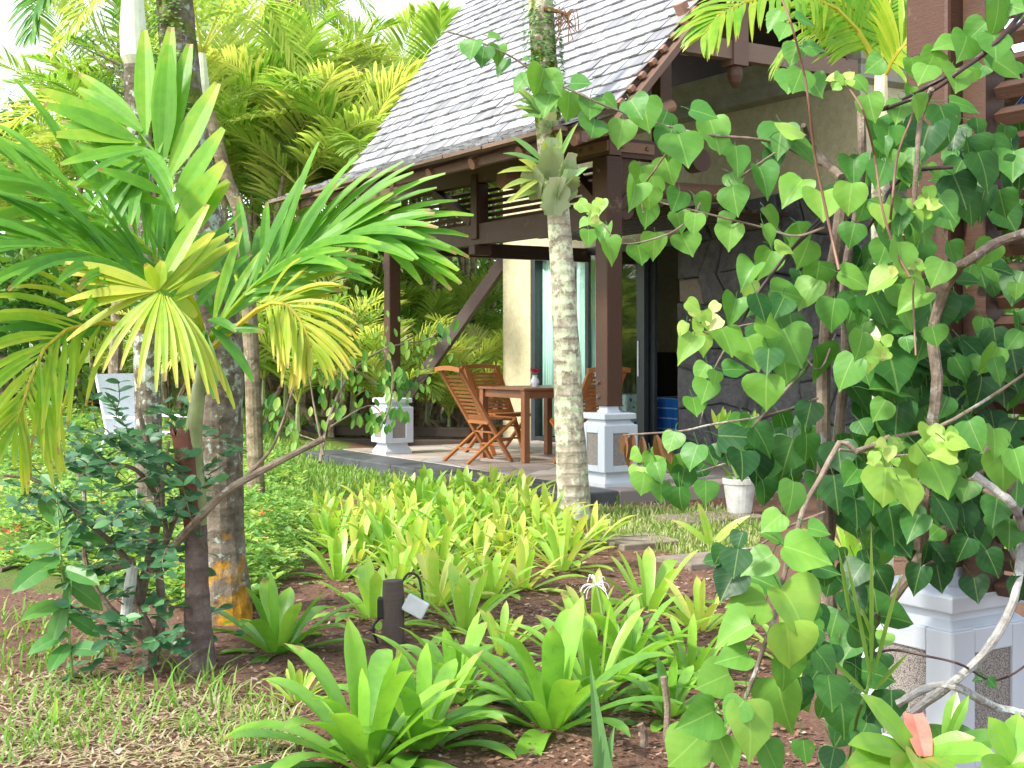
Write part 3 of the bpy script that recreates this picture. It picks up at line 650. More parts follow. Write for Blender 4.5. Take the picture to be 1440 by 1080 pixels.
def frond(mb, pts, nrm, n, L0, w, a0=70, a1=25, droop=.5, t=.5, fold=None, seg=3, lift=.25, rr=.012, start=.12, rach=None, prof=None, tv=.08, cut=0, jit=.12, shape=None):
    S = 26; P = cat(pts, S); nrm = V(nrm).normalized()
    for i in range(n):
        u = start+(1-start)*(i+.5)/n; k = min(int(u*(S-1)), S-2); p = P[k].lerp(P[k+1], u*(S-1)-k); tan = (P[k+1]-P[k]).normalized()
        side = tan.cross(nrm).normalized(); nn = side.cross(tan).normalized()
        L = L0*(shape(u) if shape else (.55+1.2*u*(1-u)*1.6)*(1 if u < .85 else 1-(u-.85)*2.2))
        for s in (-1, 1):
            a = math.radians(a0+(a1-a0)*u)+R(-jit, jit)
            d = tan*math.cos(a)+side*(s*math.sin(a))+nn*(lift+R(-jit, jit))
            blade(mb, p, d, nn, L*R(.88, 1.08), w*R(.85, 1.1), droop, t+R(-tv, tv), seg, fold, prof, tipcut=cut)
    (rach or mb).tube([P[i] for i in range(0, S, 3)]+[P[-1]], [rr*(1-.85*i/9) for i in range(len(range(0, S, 3))+1)], 5, t+.25)
def palm_clump(name, ns, hmin, hmax, fl, tint, nf=7, nl=34, seed=1, spread=.6, fr=None):
    """clustered feather palm: several ringed canes, each with arching fronds"""
    random.seed(seed); root = thing(name, '', 'palm tree'); cr = MB()
    for k in range(ns):
        a = 6.28*k/ns+R(-.4, .4); r0 = R(.1, .35)*spread; h = R(hmin, hmax); lean = R(.1, .55)*spread
        b = V((math.cos(a)*r0, math.sin(a)*r0, 0)); tp = b+V((math.cos(a)*lean, math.sin(a)*lean, h))
        m = MB(); pts = cat([b, b.lerp(tp, .5)+V((math.cos(a), math.sin(a), 0))*(-.06), tp], 7); m.tube(pts, [R(.045, .06)]*1+[.042]*5+[.035], 7, 0); m.build('cane', M['stem_far'], root)
        sh = tp+V((0, 0, .35)); m = MB(); m.tube([tp, sh], [.045, .025], 7); m.build('crownshaft', M['sheath_green'], root)
        for f in range(nf):
            b2 = a+6.28*f*.382+R(-.3, .3); e = R(.35, 1.25) if f else 1.45; L = fl*R(.75, 1.1)
            hd = V((math.cos(b2), math.sin(b2), 0)); arc = []
            q = sh.copy(); ang = e
            for i in range(5):
                arc.append(q.copy()); d = hd*math.cos(ang)+UP*math.sin(ang); q = q+d*L/4; ang -= R(.18, .42)
            nn = UP*math.cos(e-.6)-hd*math.sin(e-.6)
            frond(cr, arc, nn, nl, L*.3, .034*fl/1.8, 62, 22, .6, tint+R(-.28, .2), None, 3, .28, .012, .12)
    cr.build('crown', M['areca'], root); return root
def tree_proto(name, h, rx, rz, n, leaf, seed, tint=.5, mat='far', lumps=26):
    random.seed(seed); root = thing(name, '', 'tree'); m = MB()
    m.tube(cat([(0, 0, -.1), (R(-.1, .1), R(-.1, .1), h*.5), (R(-.2, .2), R(-.2, .2), h)], 6), [.14, .12, .1, .08, .06, .03], 7, 0)
    for k in range(6): a = R(0, 6.28); m.tube([(0, 0, h*R(.3, .7)), (math.cos(a)*rx*.7, math.sin(a)*rx*.7, h*R(.8, 1.2))], [.05, .015], 5, 0)
    m.build('trunk', M['twig'], root); c = MB(); cs = []
    for k in range(lumps):
        a = R(0, 6.28); e = R(-.7, 1.5); r = R(.5, 1); cs.append((V((math.cos(a)*math.cos(e)*rx*r, math.sin(a)*math.cos(e)*rx*r, h+math.sin(e)*rz*r)), R(.25, .5)*rx, R(-.25, .25)))
    for i in range(n):
        q, rad, dt = random.choice(cs); d = V((random.gauss(0, 1), random.gauss(0, 1), random.gauss(0, 1))).normalized(); p = q+d*rad*R(.6, 1.05)
        ax = (d+V((R(-.8, .8), R(-.8, .8), R(-.8, .3)))).normalized(); s = ax.cross(V((R(-1, 1), R(-1, 1), 1))).normalized(); L = leaf*R(.7, 1.3)
        t = tint+dt+R(-.15, .15)
        c.poly([p-s*L*.05, p+ax*L*.45-s*L*.3, p+ax*L, p+ax*L*.45+s*L*.3], t)
    c.build('crown', M[mat], root); return root
# ---------------------------------------------------------------- background planting
A = [palm_clump('areca_palm', 4, 2.0, 3.4, 2.6, .66, 7, 40, 11, 1.4), palm_clump('areca_palm', 4, 2.6, 4.2, 2.7, .72, 6, 40, 12, 1.5), palm_clump('areca_palm', 6, .4, 1.4, 1.7, .6, 6, 30, 13, 1.1), palm_clump('areca_palm', 4, 3.2, 4.4, 2.5, .66, 6, 40, 14, 1.5), palm_clump('areca_palm', 5, .1, .6, 1.35, .66, 6, 28, 15, 1.0)]
GP = 'feather palms behind the bungalow and lawn'
used_proto = set()
def put(protos, i, loc, rz, sc, label, group):
    p = protos[i]
    if (id(protos), i) not in used_proto:
        used_proto.add((id(protos), i)); p.location = loc; p.rotation_euler = (0, 0, rz); p.scale = (sc,)*3; return tag(p, label, None, group)
    return dup(p, loc, rz, sc, label, group)
PALMS = [  # proto, px, depth, scale, label
 (0, 440, 18.6, 1.0, 'golden feather palm whose fronds touch the left edge of the shingle roof'),
 (1, 565, 20.5, 1.0, 'tall feather palm rising behind the lower left corner of the roof'),
 (3, 640, 22.5, 1.1, 'tallest golden palm, its top showing just left of the roof ridge'),
 (1, 385, 20.5, 1.0, 'yellow backlit feather palm between the mossy leaning trunk and the roof'),
 (3, 325, 19.0, .9, 'slim caned feather palm directly right of the mossy leaning trunk'),
 (0, 500, 23, 1.0, 'dense yellow feather palm above the eave end'),
 (0, 255, 20, 1.1, 'feather palm hidden behind the mossy leaning trunk'),
 (1, 150, 22, .95, 'green feather palm behind the pale crownshaft at upper left'),
 (2, 585, 20.2, 1.0, 'low green palm right behind the far white pedestal'),
 (2, 665, 21.5, 1.0, 'arching green palm under the leaning plank'),
 (4, 640, 18.3, .8, 'small palm at the foot of the leaning plank'),
 (3, 610, 22, 1.0, 'slender caned palm seen between the far veranda post and the plank'),
 (3, 668, 21.5, .95, 'slender caned palm seen between the plank and the rendered wall'),
 (4, 690, 18.6, .9, 'small bright palm beside the end of the rendered wall'),
 (2, 500, 19.5, .9, 'leafy low palm left of the far veranda post'),
 (4, 455, 17.0, 1.0, 'small palm in the shade left of the dry straggling shrub'),
 (2, 410, 19.5, 1.1, 'bushy low palm behind the yellow drooping frond'),
 (2, 120, 20.5, 1.0, 'low palm with browning tips behind the sling chair'),
 (4, 235, 18.5, 1.0, 'low palm between the sling chair and the lichen covered trunk'),
 (0, 40, 24, .9, 'pale feather palm at the far left under the open sky'),
 (3, 545, 24, 1.1, 'distant feather palm whose crown stands against the white sky'),
 (1, 700, 25, 1.0, 'feather palm hidden behind the roof, only canes showing under the eave'),
 (0, 350, 22, 1.0, 'broad golden palm filling the gap behind the dry hanging frond'),
 (2, 340, 17, .9, 'low palm at the foot of the lichen covered trunk'),
 (4, 545, 17.4, .9, 'small shaded palm beside the timber sleepers')]
for k, (i, px, d, s, lab) in enumerate(PALMS):
    x = (px-720)/F*d; random.seed(100+k); put(A, i, (x, d, gz(x, d)-.03), R(0, 6.28), s, lab, GP)
T = [tree_proto('leafy_tree', 3.6, 1.9, 1.7, 2600, .24, 21, .45), tree_proto('leafy_tree', 2.0, 1.7, 1.5, 2400, .2, 22, .55), tree_proto('bush', 1.0, 1.2, .95, 1800, .16, 23, .55)]
T[2]['category'] = 'bush'; T[1]['category'] = 'tree'
TREES = [(0, 20, 34, 1.2, 'dark leafy tree standing far back at the left edge'), (0, 170, 36, .8, 'dark leafy tree far behind the pale crownshaft palm'), (0, 310, 33, .75, 'tall leafy tree far behind the mossy trunk'), (1, 420, 30, 1.0, 'round leafy tree deep behind the golden palms'), (0, 540, 33, .75, 'tall leafy tree deep behind the eave end'), (1, 650, 29, 1.0, 'round leafy tree deep behind the leaning plank'), (0, 760, 36, 1.6, 'tall leafy tree hidden behind the house wall'),
 (2, 15, 19, 1.1, 'clipped light green bush at the left edge beyond the lawn'), (2, 75, 23, 1.2, 'dark bush on the far lawn left of the sling chair'), (2, 250, 25, 1.2, 'round bush far behind the sling chair'), (2, 380, 21, 1.1, 'bush in shade behind the drooping yellow frond'), (2, 480, 22, 1.2, 'bush in deep shade behind the dry shrub'), (2, 580, 24, 1.3, 'bush in deep shade behind the far pedestal'), (2, 680, 24, 1.3, 'bush in deep shade beside the rendered wall'), (2, 150, 27, 1.3, 'bush at the far end of the lawn'), (1, 1520, 10.5, .8, 'leafy tree growing behind the slatted screen'), (1, 1640, 9.5, .8, 'leafy tree behind the right end of the slatted screen'), (2, 1500, 8.5, .6, 'bush in the shade under the slatted screen')]
for k, (i, px, d, s, lab) in enumerate(TREES):
    x = (px-720)/F*d; random.seed(200+k); o = put(T, i, (x, d, gz(x, d)-.05), R(0, 6.28), s, lab, 'trees and bushes closing the garden')
# pale-leaved tree at the top left
random.seed(31); t = thing('feathery_tree', 'grey green fine leaved tree in front of the white sky at upper left', 'tree', (-5.3, 17.5, gz(-5.3, 17.5)))
m = MB(); m.tube(cat([(0, 0, -.1), (.1, 0, 2.5), (.3, 0, 4.6), (.2, 0, 6.2)], 8), [.1, .09, .08, .07, .05, .04, .03, .015], 7, 0)
c = MB()
for k in range(26):
    a = R(0, 6.28); p0 = V((.25, 0, R(4.0, 6.0))); p1 = p0+V((math.cos(a)*R(.4, 1.1), math.sin(a)*R(.4, 1), R(-.1, .7))); m.tube([p0, p1], [.02, .006], 5, 0)
    for j in range(70):
        q = p0.lerp(p1, R(.3, 1.15))+V((random.gauss(0, .16), random.gauss(0, .16), random.gauss(0, .13))); blade(c, q, (R(-1, 1), R(-1, 1), R(-.6, .6)), UP, R(.08, .14), .02, .4, R(.2, .6), 2, None)
m.build('trunk', M['twig'], t); c.build('crown', M['shrub'], t)
# single-stem royal palms
def trunk_mb(pts, rad, t, n=14, S=20):
    m = MB(); P = cat(pts, S); k = len(rad); tt = []; rr = []
    for i in range(S):
        u = i/(S-1)*(k-1); a = min(int(u), k-2); u -= a; rr.append(rad[a]*(1-u)+rad[a+1]*u); tt.append(t[a]*(1-u)+t[a+1]*u)
    m.tube(P, rr, n, tt, wob=.035); return m
random.seed(41)
kp_ = thing('royal_palm', 'palm with dark trunk and smooth pale crownshaft at upper left', 'palm tree', at(193, 560, 8.6))
def rel(o, p): return p-o.location
B = at(212, 640, 8.6); B.z = -.05; kp_.location = B
trunk_mb([B-B, rel(kp_, at(204, 400, 8.6)), rel(kp_, at(194, 200, 8.6)), rel(kp_, at(190, 92, 8.6))], [.09, .08, .07, .075], [.15, .2, .3, .1]).build('trunk', M['bark_moss'], kp_)
m = MB(); m.tube([rel(kp_, at(190, 92, 8.6)), rel(kp_, at(189, 80, 8.6)), rel(kp_, at(187, 40, 8.6)), rel(kp_, at(186, -60, 8.6))], [.062, .09, .085, .05], 16); m.build('crownshaft', M['shaft_pale'], kp_)
c = MB(); top = rel(kp_, at(186, -60, 8.6))
for f in range(8):
    a = f*.785+.3; hd = V((math.cos(a), math.sin(a), 0)); frond(c, [top, top+hd*.5+UP*.6, top+hd*1.3+UP*.75, top+hd*2.0+UP*.2], UP*.6+V((0, -.5, 0)), 40, .5, .035, 70, 30, .7, .5, None, 3)
frond(c, [rel(kp_, at(150, -70, 8.6)), rel(kp_, at(90, -40, 8.5)), rel(kp_, at(55, 0, 8.4)), rel(kp_, at(44, 50, 8.3))], (-.3, -.8, .4), 26, .3, .03, 60, 20, .8, .42, None, 3)
c.build('crown', M['palm'], kp_)
# big mossy leaning palm
lp = thing('leaning_palm', 'thick mossy palm trunk leaning left, orange at its base, behind the young palm', 'palm tree', gnd(318, 872))
d0 = lp.location.y
pts = [V((0, 0, -.08))]+[rel(lp, at(px, py, d0+.1)) for px, py in ((312, 760), (309, 600), (312, 500), (298, 380), (276, 260), (258, 140), (247, 20), (240, -80))]
trunk_mb(pts, [.135, .108, .105, .1, .098, .094, .09, .086, .082], [.7, .42, .12, .1, .2, .48, .56, .5, .4], 20, 40).build('trunk', M['bark_rust'], lp)
random.seed(43); m = MB()   # moss cushions
P = cat(pts, 40)
for k in range(900):
    u = R(.62, 1); p = P[int(u*39)]; a = R(2.6, 5.2); r = .09+R(0, .014); q = p+V((math.cos(a)*r, math.sin(a)*r, R(-.06, .06))); d = V((math.cos(a), math.sin(a), R(-.8, .2))); blade(m, q, d, UP, R(.012, .03), .02, .5, R(.2, .6), 2, None)
m.build('moss', M['cover'], lp)
# dry hanging red frond and fruit at the top
hp = thing('palm_tree', 'palm with pale crownshaft, dry red hanging frond and orange fruit strings at the top', 'palm tree', (at(392, 560, 20.5).x, 20.5, -.05))
m = trunk_mb([V((0, 0, 0)), rel(hp, at(388, 300, 20.5)), rel(hp, at(390, 82, 20.5))], [.11, .1, .09], [.1, .2, .1]); m.build('trunk', M['stem_far'], hp)
m = MB(); m.tube([rel(hp, at(390, 84, 20.5)), rel(hp, at(391, 60, 20.5)), rel(hp, at(392, -20, 20.5))], [.09, .13, .09], 12); m.build('crownshaft', M['shaft_pale'], hp)
c = MB(); frond(c, [rel(hp, at(360, -50, 20.4)), rel(hp, at(390, -40, 20.3)), rel(hp, at(420, -18, 20.2)), rel(hp, at(445, 2, 20.1))], (0, -1, .3), 22, .6, .045, 80, 40, 1.8, .1, None, 4, -.4); c.build('dry_frond', M['twig_red'], hp)
c = MB(); top = rel(hp, at(392, -20, 20.5))
for f in range(8):
    a = f*.785; hd = V((math.cos(a), math.sin(a), 0)); frond(c, [top, top+hd*.5+UP*.45, top+hd*1.2+UP*.5, top+hd*1.9-UP*.2], UP, 36, .5, .035, 70, 30, .8, .6, None, 3)
c.build('crown', M['areca'], hp); c = MB()
for k in range(34):
    p = rel(hp, at(R(280, 350), R(10, 60), 20.7)); q = p+V((R(-.12, .12), 0, R(-.45, -.2))); c.tube([p, q], .012, 4, .95); 
    for j in range(5): c.box(p.lerp(q, R(0, 1))+V((R(-.03, .03), 0, 0)), (.03, .03, .03), None, .9)
c.build('fruit_strings', M['areca'], hp)
# second pale crownshaft
rp_ = thing('palm_tree', 'slim palm with short pale crownshaft right beside the mossy leaning trunk', 'palm tree', (at(362, 560, 11).x, 11, -.05))
trunk_mb([V((0, 0, 0)), rel(rp_, at(345, 350, 11)), rel(rp_, at(318, 250, 11)), rel(rp_, at(294, 160, 11)), rel(rp_, at(287, 136, 11))], [.07, .06, .055, .05, .05], [.1, .1, .1, .1, 0]).build('trunk', M['stem_far'], rp_)
m = MB(); m.tube([rel(rp_, at(287, 137, 11)), rel(rp_, at(286, 120, 11)), rel(rp_, at(284, 75, 11))], [.035, .048, .03], 10); m.build('crownshaft', M['shaft_pale'], rp_)
c = MB(); top = rel(rp_, at(284, 75, 11))
for f in range(7):
    a = f*.9+.2; hd = V((math.cos(a), math.sin(a), 0)); frond(c, [top, top+hd*.4+UP*.5, top+hd*.9+UP*.6, top+hd*1.4+UP*.1], UP, 30, .4, .03, 70, 30, .8, .6, None, 3)
c.build('crown', M['areca'], rp_)
# pale trunk in the centre with staghorn ferns
random.seed(47); cp = thing('ringed_palm', 'pale ringed palm trunk in the centre with staghorn ferns growing on it', 'palm tree', gnd(806, 728)); d0 = cp.location.y
pts = [V((0, 0, -.1))]+[rel(cp, at(px, py, d0)) for px, py in ((806, 690), (801, 600), (797, 500), (792, 400), (785, 300), (775, 220), (768, 130), (762, 40), (758, -60))]
trunk_mb(pts, [.142, .12, .109, .1, .091, .083, .092, .102, .094, .088], [.0, 0, 0, 0, 0, .05, .35, .75, .45, .3], 22, 46).build('trunk', M['bark_pale'], cp)
m = MB(); P = cat(pts, 46)
for k in range(1000):
    u = R(.76, .93); p = P[int(u*45)]; a = R(3.0, 6.5); r = .125+R(-.01, .012); q = p+V((math.cos(a)*r, math.sin(a)*r, R(-.08, .08))); blade(m, q, (math.cos(a), math.sin(a), R(-1, .1)), UP, R(.015, .04), .03, .5, R(.0, .45), 2, None)
m.build('moss', M['cover'], cp)
m = MB(); q = rel(cp, at(795, 20, d0-.1)); m.tube(cat([rel(cp, at(765, 12, d0-.1)), q, q+V((.03, 0, -.1))], 8), [.02, .018, .015, .012, .01, .008, .006, .004], 6)
for k in range(16): m.tube(cat([q, q+V((R(-.08, .1), R(-.05, .05), R(-.05, .05))), q+V((R(-.1, .12), 0, R(-.22, -.08)))], 5), .004, 4)
m.build('dry_stalk', M['dead'], cp)
def fern(px, py, lab, sc, strap):
    o = thing('staghorn_fern', lab, 'fern', at(px, py, d0-.12), 0, 'ferns on the pale palm trunk'); s = MB()
    for dx, dz, r, rt in strap['shield']:
        for j in range(2):
            a = math.atan2(-.1, dx)+R(-.5, .5); hd = V((math.cos(a)*.6+dx*3, -1, 0)).normalized(); p = V((dx*.8+R(-.02, .02), -.03, dz-r*.7)); blade(s, p, hd*R(.2, .75)+UP, hd*.9-UP*.3+V((R(-.2, .2), 0, 0)), r*R(1.5, 2.0), r*R(1.1, 1.5), -.2 if j else .7, R(.05, .85), 7, .35, lambda u: math.sin(math.pi*min(.86, .12+u*.8))**.7*(1+.18*math.sin(u*17+rt)))
    s.build('shield_frond', M['shield'], o); f = MB()
    for dx, dz, ex, ez, w, t in strap['straps']:
        p = V((dx, -.08, dz)); q = V((ex, -.12+R(-.1, .05), ez)); L = (q-p).length; blade(f, p, (q-p)+UP*.3*L, (0, -.8, .5), L*1.05, w, .5, t, 6, .2)
    f.build('strap_frond', M['fern'], o); return o
S1 = dict(shield=[(0, .1, .16, 0), (-.1, -.05, .14, 1), (.1, -.08, .15, 2), (.02, -.16, .15, 3), (.12, .05, .12, 4)], straps=[(-.05, .1, -.33, .14, .04, .3), (-.05, .05, -.36, -.02, .05, .75), (-.08, 0, -.33, -.12, .05, .7), (-.05, 0, -.26, -.22, .04, .8), (.05, .1, .08, .34, .06, .6), (.05, .08, .2, .36, .04, .5), (0, .1, -.05, .25, .06, .75), (.1, -.05, .28, .06, .06, .25), (-.1, -.1, -.3, -.2, .05, .6), (-.05, .12, -.28, .28, .05, .35), (.02, .1, .05, .22, .05, .85), (-.04, .02, -.22, .1, .07, .85), (-.02, -.02, -.2, -.06, .07, .65)])
S2 = dict(shield=[(0, 0, .1, 0), (.03, .07, .09, 2)], straps=[(R(-.05, .05), R(-.03, .1), R(-.22, .12), R(0, .3), .035, R(.3, .7)) for k in range(16)]+[(-.03, .05, -.24, .1, .04, .5), (-.03, .1, -.2, .22, .05, .8)])
fern(772, 252, 'large staghorn fern with pale shields and strap fronds on the central trunk', 1, S1); fern(765, 175, 'smaller spiky fern on the central trunk just under the heart shaped leaves', 1, S2)
# coconut-like palm behind the vine
random.seed(53); yp = thing('young_palm', 'young palm with cream crownshaft and glossy fronds left of the brown post', 'palm tree', (at(1238, 700, 5.6).x, 5.6, 0)); d0 = 5.6
trunk_mb([V((0, 0, -.05)), rel(yp, at(1238, 500, d0)), rel(yp, at(1238, 210, d0))], [.06, .045, .036], [0, 0, 0]).build('trunk', M['bark_pale'], yp)
m = MB(); m.tube([rel(yp, at(1238, 212, d0)), rel(yp, at(1238, 180, d0)), rel(yp, at(1239, 106, d0))], [.026, .032, .026], 12); m.build('crownshaft', M['shaft_cream'], yp)
top = rel(yp, at(1238, 108, d0))
for pts, n, t, L, dr in (([(1238, 108, 5.6), (1215, 55, 5.6), (1165, 5, 5.55), (1095, -8, 5.4), (1020, 15, 5.25), (988, 50, 5.2)], 50, .68, .27, .9), ([(1240, 108, 5.6), (1246, 40, 5.6), (1262, -40, 5.6), (1290, -120, 5.5)], 40, .62, .4, .5), ([(1238, 108, 5.6), (1200, 20, 5.7), (1120, -50, 5.8), (1040, -40, 5.9)], 40, .66, .36, 1.0), ([(1242, 108, 5.6), (1275, 60, 5.5), (1330, 40, 5.6)], 30, .75, .3, .9), ([(1238, 108, 5.6), (1190, 40, 6.0), (1130, 50, 6.3), (1090, 90, 6.5)], 30, .7, .22, 1.0), ([(1238, 108, 5.6), (1225, 0, 5.8), (1190, -110, 6)], 36, .6, .42, .7)):
    c = MB(); frond(c, [rel(yp, at(*p)) for p in pts], (-.1, -.75, .6), n, L, .022, 68, 28, dr, t, None, 4, .1, .014, .14); c.build('frond', M['palm'], yp)
# ---------------------------------------------------------------- young palm in front (left)
random.seed(61); D = 5.12; yb = gnd(276, 942); D = yb.y
ypm = thing('young_palm', 'young palm with broad bright leaflets and red brown sheath in the left foreground', 'palm tree', yb)
trunk_mb([V((0, 0, -.06)), rel(ypm, at(277, 925, D)), rel(ypm, at(278, 880, D)), rel(ypm, at(277, 820, D)), rel(ypm, at(276, 738, D))], [.075, .072, .055, .046, .042], [0, 0, 0, 0, 0], 18, 30).build('trunk', M['bark_young'], ypm)
m = MB(); m.tube(cat([rel(ypm, at(276, 745, D)), rel(ypm, at(276, 700, D)), rel(ypm, at(272, 620, D)), rel(ypm, at(278, 560, D)), rel(ypm, at(290, 490, D))], 12), [.04, .041, .04, .039, .037, .035, .033, .031, .029, .027, .025, .022], 16); m.build('crownshaft', M['sheath_green'], ypm, smooth=True)
m = MB(); rows = []
for i, (px, py, r) in enumerate(((272, 742, .043), (270, 715, .046), (266, 680, .048), (261, 640, .05), (256, 612, .046), (253, 600, .047))):
    c = rel(ypm, at(px+4, py, D)); rows.append([c+V((math.cos(a)*r-.004, math.sin(a)*r, R(-.05, .03) if i == 5 else 0)) for a in [2.3+k*.36 for k in range(10)]])
m.grid(rows); o = m.build('dry_sheath', M['sheath_red'], ypm, smooth=True); o.modifiers.new('t', 'SOLIDIFY').thickness = .004
BR = lambda u: (min(1, .2+u*2.4))*(1 if u < .5 else 1-.7*((u-.5)/.5)**1.7)
def yfrond(pts, nrm, n, L, w, a0, a1, dr, t, lift=.15, fold=.3, start=.12, shape=None, cut=.0, jit=.2):
    c = MB(); frond(c, [rel(ypm, at(*p)) for p in pts], nrm, n, L, w, a0, a1, dr, t, fold, 6, lift, .013, start, None, BR, .07, cut, jit, shape); return c.build('frond', M['palm'], ypm)
def yleaves(tips, base, t, w, sag=.25, nrm=(0, -.8, .6)):
    c = MB()
    for k, (px, py, d) in enumerate(tips):
        b = base if isinstance(base[0], (int, float)) else base[min(k, len(base)-1)]
        p, q = rel(ypm, at(*b)), rel(ypm, at(px, py, d)); L = (q-p).length; blade(c, p, (q-p)+UP*L*sag*.75, nrm, L*1.04, w*R(.85, 1.15), sag*1.6, t+R(-.08, .1), 8, .14, BR)
    return c
D0 = D
# upright frond, explicit broad leaflets
up = [(240, 45, 5.3), (237, 70, 5.2), (203, 48, 5.35), (266, 68, 5.3), (304, 122, 5.2), (312, 185, 5.1), (314, 232, 5.05), (320, 258, 5.1)]
ub = [(222, 215, 5.15), (228, 235, 5.15), (205, 190, 5.2), (230, 225, 5.15), (237, 250, 5.15), (243, 290, 5.12), (246, 325, 5.1), (248, 345, 5.1)]
c = yleaves(up, ub, .57, .1, .08)
c2 = yleaves([(60, 128, 5.2), (66, 150, 5.15), (70, 192, 5.1), (90, 232, 5.0), (112, 128, 5.3), (90, 175, 5.25), (82, 205, 5.2), (140, 240, 4.95), (100, 260, 4.95), (115, 108, 5.35)], [(193, 198, 5.2), (196, 200, 5.2), (198, 200, 5.2), (205, 208, 5.15), (200, 185, 5.2), (215, 225, 5.15), (226, 245, 5.15), (238, 275, 5.1), (240, 290, 5.1), (203, 190, 5.2)], .58, .072, .14)
c3 = yleaves([(240, 270, 4.9), (242, 300, 4.95), (132, 300, 4.95), (152, 322, 4.95), (165, 325, 4.95), (185, 318, 4.95), (110, 268, 4.95)], [(202, 208, 5.1), (203, 220, 5.1), (200, 222, 5.1), (200, 230, 5.1), (200, 240, 5.1), (200, 245, 5.1), (200, 212, 5.1)], .4, .04, .4)
c.tube(cat([rel(ypm, at(290, 490, D)), rel(ypm, at(255, 400, 5.12)), rel(ypm, at(246, 330, 5.12)), rel(ypm, at(232, 240, 5.15)), rel(ypm, at(200, 190, 5.2))], 16), [.016-.0008*i for i in range(16)], 6, .6); c.build('frond', M['palm'], ypm); c2.build('frond', M['palm'], ypm); c3.build('frond', M['palm'], ypm)
yfrond([(286, 480, 5.1), (225, 370, 5.1), (150, 300, 5.1), (60, 262, 5.05), (-40, 255, 5.0)], (.1, -.65, .75), 20, .56, .045, 44, 22, .55, .52)
yfrond([(286, 480, 5.1), (230, 420, 4.95), (160, 370, 4.8), (70, 345, 4.7), (-30, 352, 4.6)], (.1, -.6, .8), 19, .56, .046, 44, 25, .7, .42)
yfrond([(286, 485, 5.1), (240, 395, 5.3), (190, 330, 5.5), (120, 300, 5.7)], (.2, -.6, .8), 17, .55, .048, 46, 25, .4, .46)
yfrond([(284, 488, 5.05), (215, 462, 4.9), (120, 455, 4.7), (62, 490, 4.55), (35, 560, 4.5), (22, 600, 4.48)], (.55, -.75, .35), 22, .38, .026, 58, 22, .9, .72, .05, .25, .3)
c = yleaves([(20, 480, 4.7), (-20, 470, 4.7), (40, 500, 4.6), (-30, 500, 4.7), (50, 450, 4.8), (0, 455, 4.75)], (150, 462, 4.8), .38, .05, .2); c.build('frond', M['palm'], ypm)
# front yellow frond fanning at the viewer
fb = (222, 408, 4.5)
c = yleaves([(95, 372, 4.5), (98, 388, 4.5), (96, 426, 4.45), (100, 446, 4.45), (112, 402, 4.5), (100, 480, 4.5)], fb, .86, .04, .25)
c.tube(cat([rel(ypm, at(290, 485, D)), rel(ypm, at(272, 425, 4.9)), rel(ypm, at(245, 402, 4.65)), rel(ypm, at(*fb))], 10), [.014, .013, .012, .011, .01, .009, .008, .007, .006, .005], 6, .85); c.build('frond', M['palm'], ypm)
c = yleaves([(145, 520, 4.45), (157, 528, 4.4), (178, 524, 4.35), (200, 548, 4.3), (221, 554, 4.3), (246, 550, 4.3), (262, 570, 4.3), (285, 560, 4.32), (297, 572, 4.35), (300, 540, 4.4), (308, 555, 4.4), (268, 545, 4.3), (232, 540, 4.3), (318, 580, 4.4)], [(222, 410, 4.5), (224, 411, 4.5), (224, 413, 4.5), (226, 413, 4.48), (228, 414, 4.48), (230, 416, 4.48), (234, 416, 4.48), (238, 418, 4.48), (240, 422, 4.48), (246, 430, 4.5), (250, 440, 4.5), (236, 420, 4.48), (229, 416, 4.48), (250, 440, 4.5)], .76, .026, .55); c.build('frond', M['palm'], ypm)
c = yleaves([(290, 292, 4.6), (298, 330, 4.65), (325, 348, 4.7), (332, 342, 4.7), (306, 385, 4.7), (275, 445, 4.6), (318, 332, 4.65), (205, 372, 4.45), (228, 368, 4.5)], [(224, 405, 4.5), (228, 406, 4.5), (235, 412, 4.55), (232, 408, 4.55), (242, 425, 4.55), (244, 418, 4.55), (230, 408, 4.5), (222, 408, 4.5), (222, 408, 4.5)], .74, .055, .14); c.build('frond', M['palm'], ypm)
# right fronds
yfrond([(292, 487, 5.1), (317, 447, 5.05), (367, 393, 5.0), (430, 350, 4.95), (500, 330, 4.9), (570, 342, 4.85)], (.05, -.7, .7), 18, .5, .044, 42, 16, .5, .46, .12, .3, .3)
c = yleaves([(642, 400, 4.7), (640, 382, 4.7), (628, 350, 4.75), (607, 303, 4.8), (550, 274, 4.85), (470, 264, 4.9), (600, 298, 4.85), (590, 400, 4.7), (560, 290, 4.85)], [(520, 330, 4.87), (540, 335, 4.87), (500, 328, 4.88), (480, 335, 4.9), (450, 345, 4.9), (400, 372, 4.95), (460, 340, 4.9), (530, 335, 4.87), (430, 352, 4.9)], .48, .046, .22); c.build('frond', M['palm'], ypm)
c = yleaves([(480, 372, 4.95), (488, 384, 4.95), (470, 400, 4.95), (455, 370, 5.0), (465, 417, 4.9), (485, 410, 4.9), (370, 352, 5.1), (340, 322, 5.1), (330, 345, 5.1)], [(350, 425, 5.0), (355, 420, 5.0), (365, 425, 4.95), (345, 415, 5.0), (380, 435, 4.9), (375, 425, 4.9), (310, 450, 5.05), (305, 440, 5.05), (300, 455, 5.05)], .68, .036, .2); c.build('frond', M['palm'], ypm)
yfrond([(295, 492, 5.08), (330, 462, 5.0), (370, 430, 4.9), (402, 428, 4.8), (425, 455, 4.75), (438, 490, 4.72)], (.2, -.9, .35), 19, .31, .021, 60, 25, .8, .84, .05, .25, .4)
